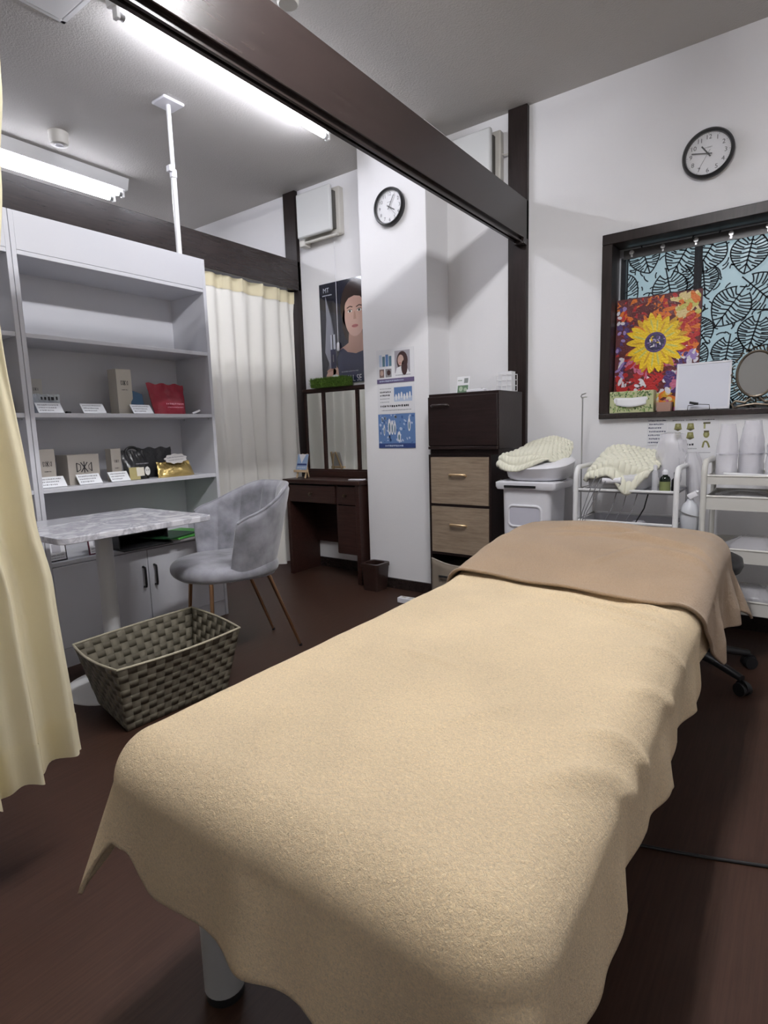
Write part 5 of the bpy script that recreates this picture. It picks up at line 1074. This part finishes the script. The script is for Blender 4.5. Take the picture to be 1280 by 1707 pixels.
def zone(x, y):
    if y > 0.80: return rnd.choice((maroon, maroon, red, orange) if x < 0.7 else (cream_, lime, orange, cream_))
    if y > 0.50: return rnd.choice((maroon, maroon, red, purple)) if x < 0.25 else rnd.choice((orange, red, orange, red) if x > 0.75 else (maroon, red))
    if y > 0.33: return rnd.choice((lilac, purple, white_, maroon)) if x < 0.12 or x > 0.72 else rnd.choice((maroon, red, pink_))
    if y > 0.17: return rnd.choice((red, red, maroon, white_)) if x < 0.62 else rnd.choice((lilac, white_, pink_, purple))
    return rnd.choice((cream_, cream_, lime, white_)) if x < 0.55 else rnd.choice((orange, ylo, pink_, cream_))
LY = 1
for k in range(700):
    x, y = rnd.random(), rnd.random(); a, b_ = rnd.uniform(0.012, 0.036), rnd.uniform(0.006, 0.014); LY += 0.25
    xx, yy = min(max(x * PW, a), PW - a), min(max(y * PH, a), PH - a); p.ell(xx, yy, a, b_, zone(x, y), LY, 9, rnd.uniform(0, PI))
for k in range(14):
    LY += 0.25; p.ell(PW * rnd.uniform(0.02, 0.12), PH * rnd.uniform(0.45, 0.92), 0.012, 0.008, rnd.choice((lilac, purple, white_)), LY, 8, rnd.random() * 3)
fx, fy = PW * 0.49, PH * 0.60
def petal(an, r0, r1, wd, m):
    global LY
    LY += 0.6; d = (math.cos(an), math.sin(an)); n = (-d[1], d[0]); prof = [(0, 0.35), (0.25, 0.8), (0.5, 1.0), (0.75, 0.8), (0.92, 0.4), (1.0, 0.0)]
    L_ = [(fx + d[0] * lerp(r0, r1, t) + n[0] * wd * q, fy + d[1] * lerp(r0, r1, t) + n[1] * wd * q) for t, q in prof]; R = [(fx + d[0] * lerp(r0, r1, t) - n[0] * wd * q, fy + d[1] * lerp(r0, r1, t) - n[1] * wd * q) for t, q in prof[:-1]]
    p.poly([(min(max(x, 0.003), PW - 0.003), y) for x, y in (L_ + R[::-1])][::-1], m, LY)
for k in range(20): petal(2 * PI * k / 20 + rnd.uniform(-.1, .1), 0.03, rnd.uniform(0.125, 0.165), 0.016, rnd.choice((ylo, orange, ylo)))
for k in range(18):
    an = 2 * PI * k / 18 + rnd.uniform(-.08, .08); L_ = rnd.uniform(0.120, 0.160); petal(an, 0.035, L_, 0.019, yel); petal(an + 0.04, 0.05, L_ * 0.8, 0.005, lime if k % 3 else ylo)
LY += 1; p.ell(fx, fy, 0.050, 0.050, purple, LY, 26); LY += 1; p.ell(fx, fy, 0.042, 0.042, dkblue, LY, 26)
for k in range(40):
    LY += 0.25; an, rr = rnd.uniform(0, 2 * PI), rnd.uniform(0, 0.034); p.ell(fx + rr * math.cos(an), fy + rr * math.sin(an), 0.009, 0.003, rnd.choice((lilac, white_, dkblue, purple, yel)), LY, 8, rnd.uniform(0, PI))
p.done('brushwork', pa)
# whiteboard on a wire easel
wbx = thing('whiteboard', 'small blank whiteboard standing on the window sill', 'whiteboard', (-0.415, YB - 0.005, WZ0 + 0.006))
up = Vector((0, 0.10, 1)).normalized(); c = Vector((-0.414, YB + 0.002, WZ0 + 0.009)) + up * 0.112; nrm = Vector((1, 0, 0)).cross(up)
obj('board', MB().obox(c, (0.112, 0, 0), up * 0.108, nrm * 0.002), mat('whiteboard_face', (0.72, 0.74, 0.82), 0.25), wbx)
for dx, dz, hx, hz in ((0, 0.108, 0.116, 0.004), (0, -0.108, 0.116, 0.004), (-0.112, 0, 0.004, 0.108), (0.112, 0, 0.004, 0.108)): obj('edging', MB().obox(c + Vector((dx, 0, 0)) + up * dz, (hx, 0, 0), up * hz, nrm * 0.004), WHITEP, wbx)
es = thing('wire_easel', 'small black wire easel with pen before the whiteboard', 'easel', (-0.42, YB - 0.022, WZ0 + 0.006)); zz = WZ0 + 0.0075
obj('wire_frame', MB().tube([(-0.47, YB - 0.026, zz), (-0.468, YB - 0.026, zz + 0.022), (-0.42, YB - 0.026, zz + 0.026), (-0.378, YB - 0.026, zz + 0.022), (-0.376, YB - 0.026, zz)], 0.0018, 6), BLACK, es)
obj('wire_foot', MB().tube([(-0.47, YB - 0.026, zz), (-0.376, YB - 0.026, zz)], 0.0018, 6), BLACK, es); obj('pen', MB().cyl((-0.462, YB - 0.030, zz + 0.036), (-0.425, YB - 0.024, zz + 0.028), 0.006, 10), BLACK, es)
# ornate oval mirror
om = thing('table_mirror', 'oval mirror in ornate bronze frame on the window sill', 'mirror', (-0.20, YB + 0.0, WZ0 + 0.006))
bz = mat('aged_bronze', (0.16, 0.13, 0.10), 0.35, metal=0.85)
mc = Vector((-0.198, YB + 0.005, 1.205)); RXm, RZm = 0.074, 0.098
obj('glass', MB().add([(mc.x + RXm * math.cos(2 * PI * i / 40), mc.y - 0.002, mc.z + RZm * math.sin(2 * PI * i / 40)) for i in range(40)], [tuple(range(40))]), mat('grey_mirror', (0.42, 0.42, 0.40), 0.22, metal=1.0), om, solid=0.003, smooth=0)
obj('inner_ring', MB().tube([(mc.x + (RXm + 0.003) * math.cos(2 * PI * i / 48), mc.y - 0.003, mc.z + (RZm + 0.003) * math.sin(2 * PI * i / 48)) for i in range(48)], 0.006, 8, closed=True), bz, om)
for i in range(22):
    a = 2 * PI * i / 22; r = Vector((math.cos(a) * (RXm + 0.016), 0, math.sin(a) * (RZm + 0.016))); e = Vector((math.cos(a), 0, math.sin(a))); s = Vector((-math.sin(a), 0, math.cos(a))); q0 = mc + r
    obj('scroll', MB().tube([q0 - s * 0.010, q0 + e * 0.006 - s * 0.008, q0 + e * 0.010, q0 + e * 0.005 + s * 0.007, q0 + s * 0.003 - e * 0.003], 0.0032, 6), bz, om)
for sg in (-1, 1):
    b = MB().tube([(mc.x + sg * 0.015, mc.y, 1.096), (mc.x + sg * 0.04, mc.y, 1.078), (mc.x + sg * 0.075, mc.y, 1.086), (mc.x + sg * 0.092, mc.y, 1.072), (mc.x + sg * 0.082, mc.y, 1.056), (mc.x + sg * 0.066, mc.y - 0.01, 1.058)], 0.0065, 8); obj('foot_scroll', b, bz, om)
obj('foot_bar', MB().tube([(mc.x - 0.07, mc.y - 0.008, 1.060), (mc.x, mc.y - 0.012, 1.070), (mc.x + 0.07, mc.y - 0.008, 1.060)], 0.006, 8), bz, om); obj('prop', MB().tube([(mc.x, mc.y + 0.004, 1.20), (mc.x, mc.y + 0.05, 1.055)], 0.004, 6), bz, om)
# tissue box and pot
tz = WZ0 + 0.0065
tx = thing('tissue_box', 'green leaf patterned tissue box on the window sill', 'tissue box', (-0.727, YB - 0.0, tz))
obj('carton', MB().box(-0.832, -0.622, YB - 0.030, YB + 0.034, tz, tz + 0.108), mat('pale_green_card', (0.50, 0.52, 0.30), 0.6), tx, bev=0.002)
p = Print((-0.832, YB - 0.030, tz), (1, 0, 0), (0, 0, 1), 0.0004); rnd = random.Random(8); LV = [ink('leaf%d' % i, c) for i, c in enumerate(((0.10, 0.20, 0.05), (0.22, 0.36, 0.10), (0.04, 0.10, 0.03)))]
for k in range(150):
    x, y = rnd.uniform(0.006, 0.204), rnd.choice((rnd.uniform(0.005, 0.035), rnd.uniform(0.08, 0.104), rnd.uniform(0.005, 0.104))); p.ell(x, y, rnd.uniform(0.004, 0.0075), rnd.uniform(0.0018, 0.003), LV[k % 3], 1 + k * 0.02, 7, rnd.uniform(0.8, 2.2))
p.poly([(0.02, 0.070), (0.025, 0.050), (0.06, 0.042), (0.09, 0.028), (0.12, 0.040), (0.17, 0.050), (0.185, 0.066), (0.18, 0.078), (0.10, 0.074), (0.03, 0.078)][::-1], PAPER, 4); p.done('leaf_print', tx)
obj('tissue', MB().grid(lambda s, t: (lerp(-0.80, -0.655, s), YB - 0.033 - 0.010 * math.sin(PI * s) * (1 - t), tz + 0.04 + 0.032 * t - 0.012 * math.sin(PI * s) * (1 - t)), 12, 4), PAPER, tx, solid=0.001)
single('flower_pot', MB().loft([[(x, y, tz) for x, y in rrect(-0.607, -0.545, YB - 0.028, YB + 0.03, 0.006)], [(x, y, tz + 0.045) for x, y in rrect(-0.612, -0.540, YB - 0.032, YB + 0.034, 0.006)], [(x, y, tz + 0.045) for x, y in rrect(-0.606, -0.546, YB - 0.026, YB + 0.028, 0.006)], [(x, y, tz + 0.030) for x, y in rrect(-0.604, -0.548, YB - 0.024, YB + 0.026, 0.006)]]), mat('dusty_pink_clay', (0.40, 0.24, 0.19), 0.6), 'small dusty pink square pot on the window sill', 'pot')
# sheets pinned under the window
sh = thing('handwritten_note', 'handwritten white note pinned below the window', 'note', (-0.605, YB, 0.885))
obj('sheet', MB().box(-0.652, -0.560, YB - 0.003, YB - 0.0005, 0.885, 1.018), PAPER, sh); p = Print((-0.652, YB - 0.003, 0.885), (1, 0, 0), (0, 0, 1))
for k in range(7): p.scribble(0.006 + 0.004 * (k % 2), 0.085 - 0.010 * (k % 3), 0.122 - 0.018 * k, 0.008, ink('pen', (0.06, 0.07, 0.13)), 1, 60 + k)
p.done('handwriting', sh)
sh = thing('pose_chart', 'white chart of olive body diagrams pinned below the window', 'chart', (-0.44, YB, 0.817))
obj('sheet', MB().box(-0.556, -0.335, YB - 0.0035, YB - 0.0008, 0.817, 1.018), PAPER, sh); p = Print((-0.556, YB - 0.0035, 0.817), (1, 0, 0), (0, 0, 1)); ol = ink('olive', (0.26, 0.25, 0.09)); dko = ink('dark_olive', (0.10, 0.09, 0.04)); lo = ink('light_olive', (0.42, 0.41, 0.20))
for x, y in ((0.045, 0.155), (0.100, 0.155), (0.045, 0.112), (0.100, 0.112)):
    p.poly([(x - 0.012, y + 0.018), (x + 0.012, y + 0.018), (x + 0.016, y - 0.006), (x + 0.018, y - 0.010), (x, y - 0.019), (x - 0.018, y - 0.010), (x - 0.016, y - 0.006)][::-1], ol, 1); p.poly([(x - 0.018, y - 0.010), (x, y - 0.007), (x + 0.018, y - 0.010), (x, y - 0.019)][::-1], dko, 2); p.ell(x, y + 0.008, 0.006, 0.007, lo, 2, 10)
p.rect(0.154, 0.184, 0.168, 0.176, dko); p.rect(0.156, 0.164, 0.145, 0.168, lo); p.ell(0.169, 0.118, 0.013, 0.017, ol, 1); p.ell(0.168, 0.118, 0.006, 0.009, lo, 2, 10); p.rect(0.158, 0.180, 0.128, 0.136, dko, 2)
p.line([(0.155, 0.055), (0.160, 0.082), (0.168, 0.086), (0.176, 0.078), (0.184, 0.055)], 0.008, ol, 1)
p.scribble(0.02, 0.07, 0.188, 0.006, GREY, 1, 2); p.scribble(0.08, 0.13, 0.188, 0.006, GREY, 1, 3); p.scribble(0.15, 0.20, 0.188, 0.006, GREY, 1, 4); p.scribble(0.085, 0.122, 0.070, 0.010, INK, 1, 5); p.scribble(0.08, 0.13, 0.050, 0.005, GREY, 1, 6); p.rect(0.10, 0.19, 0.030, 0.032, GREY)
p.done('diagrams', sh)
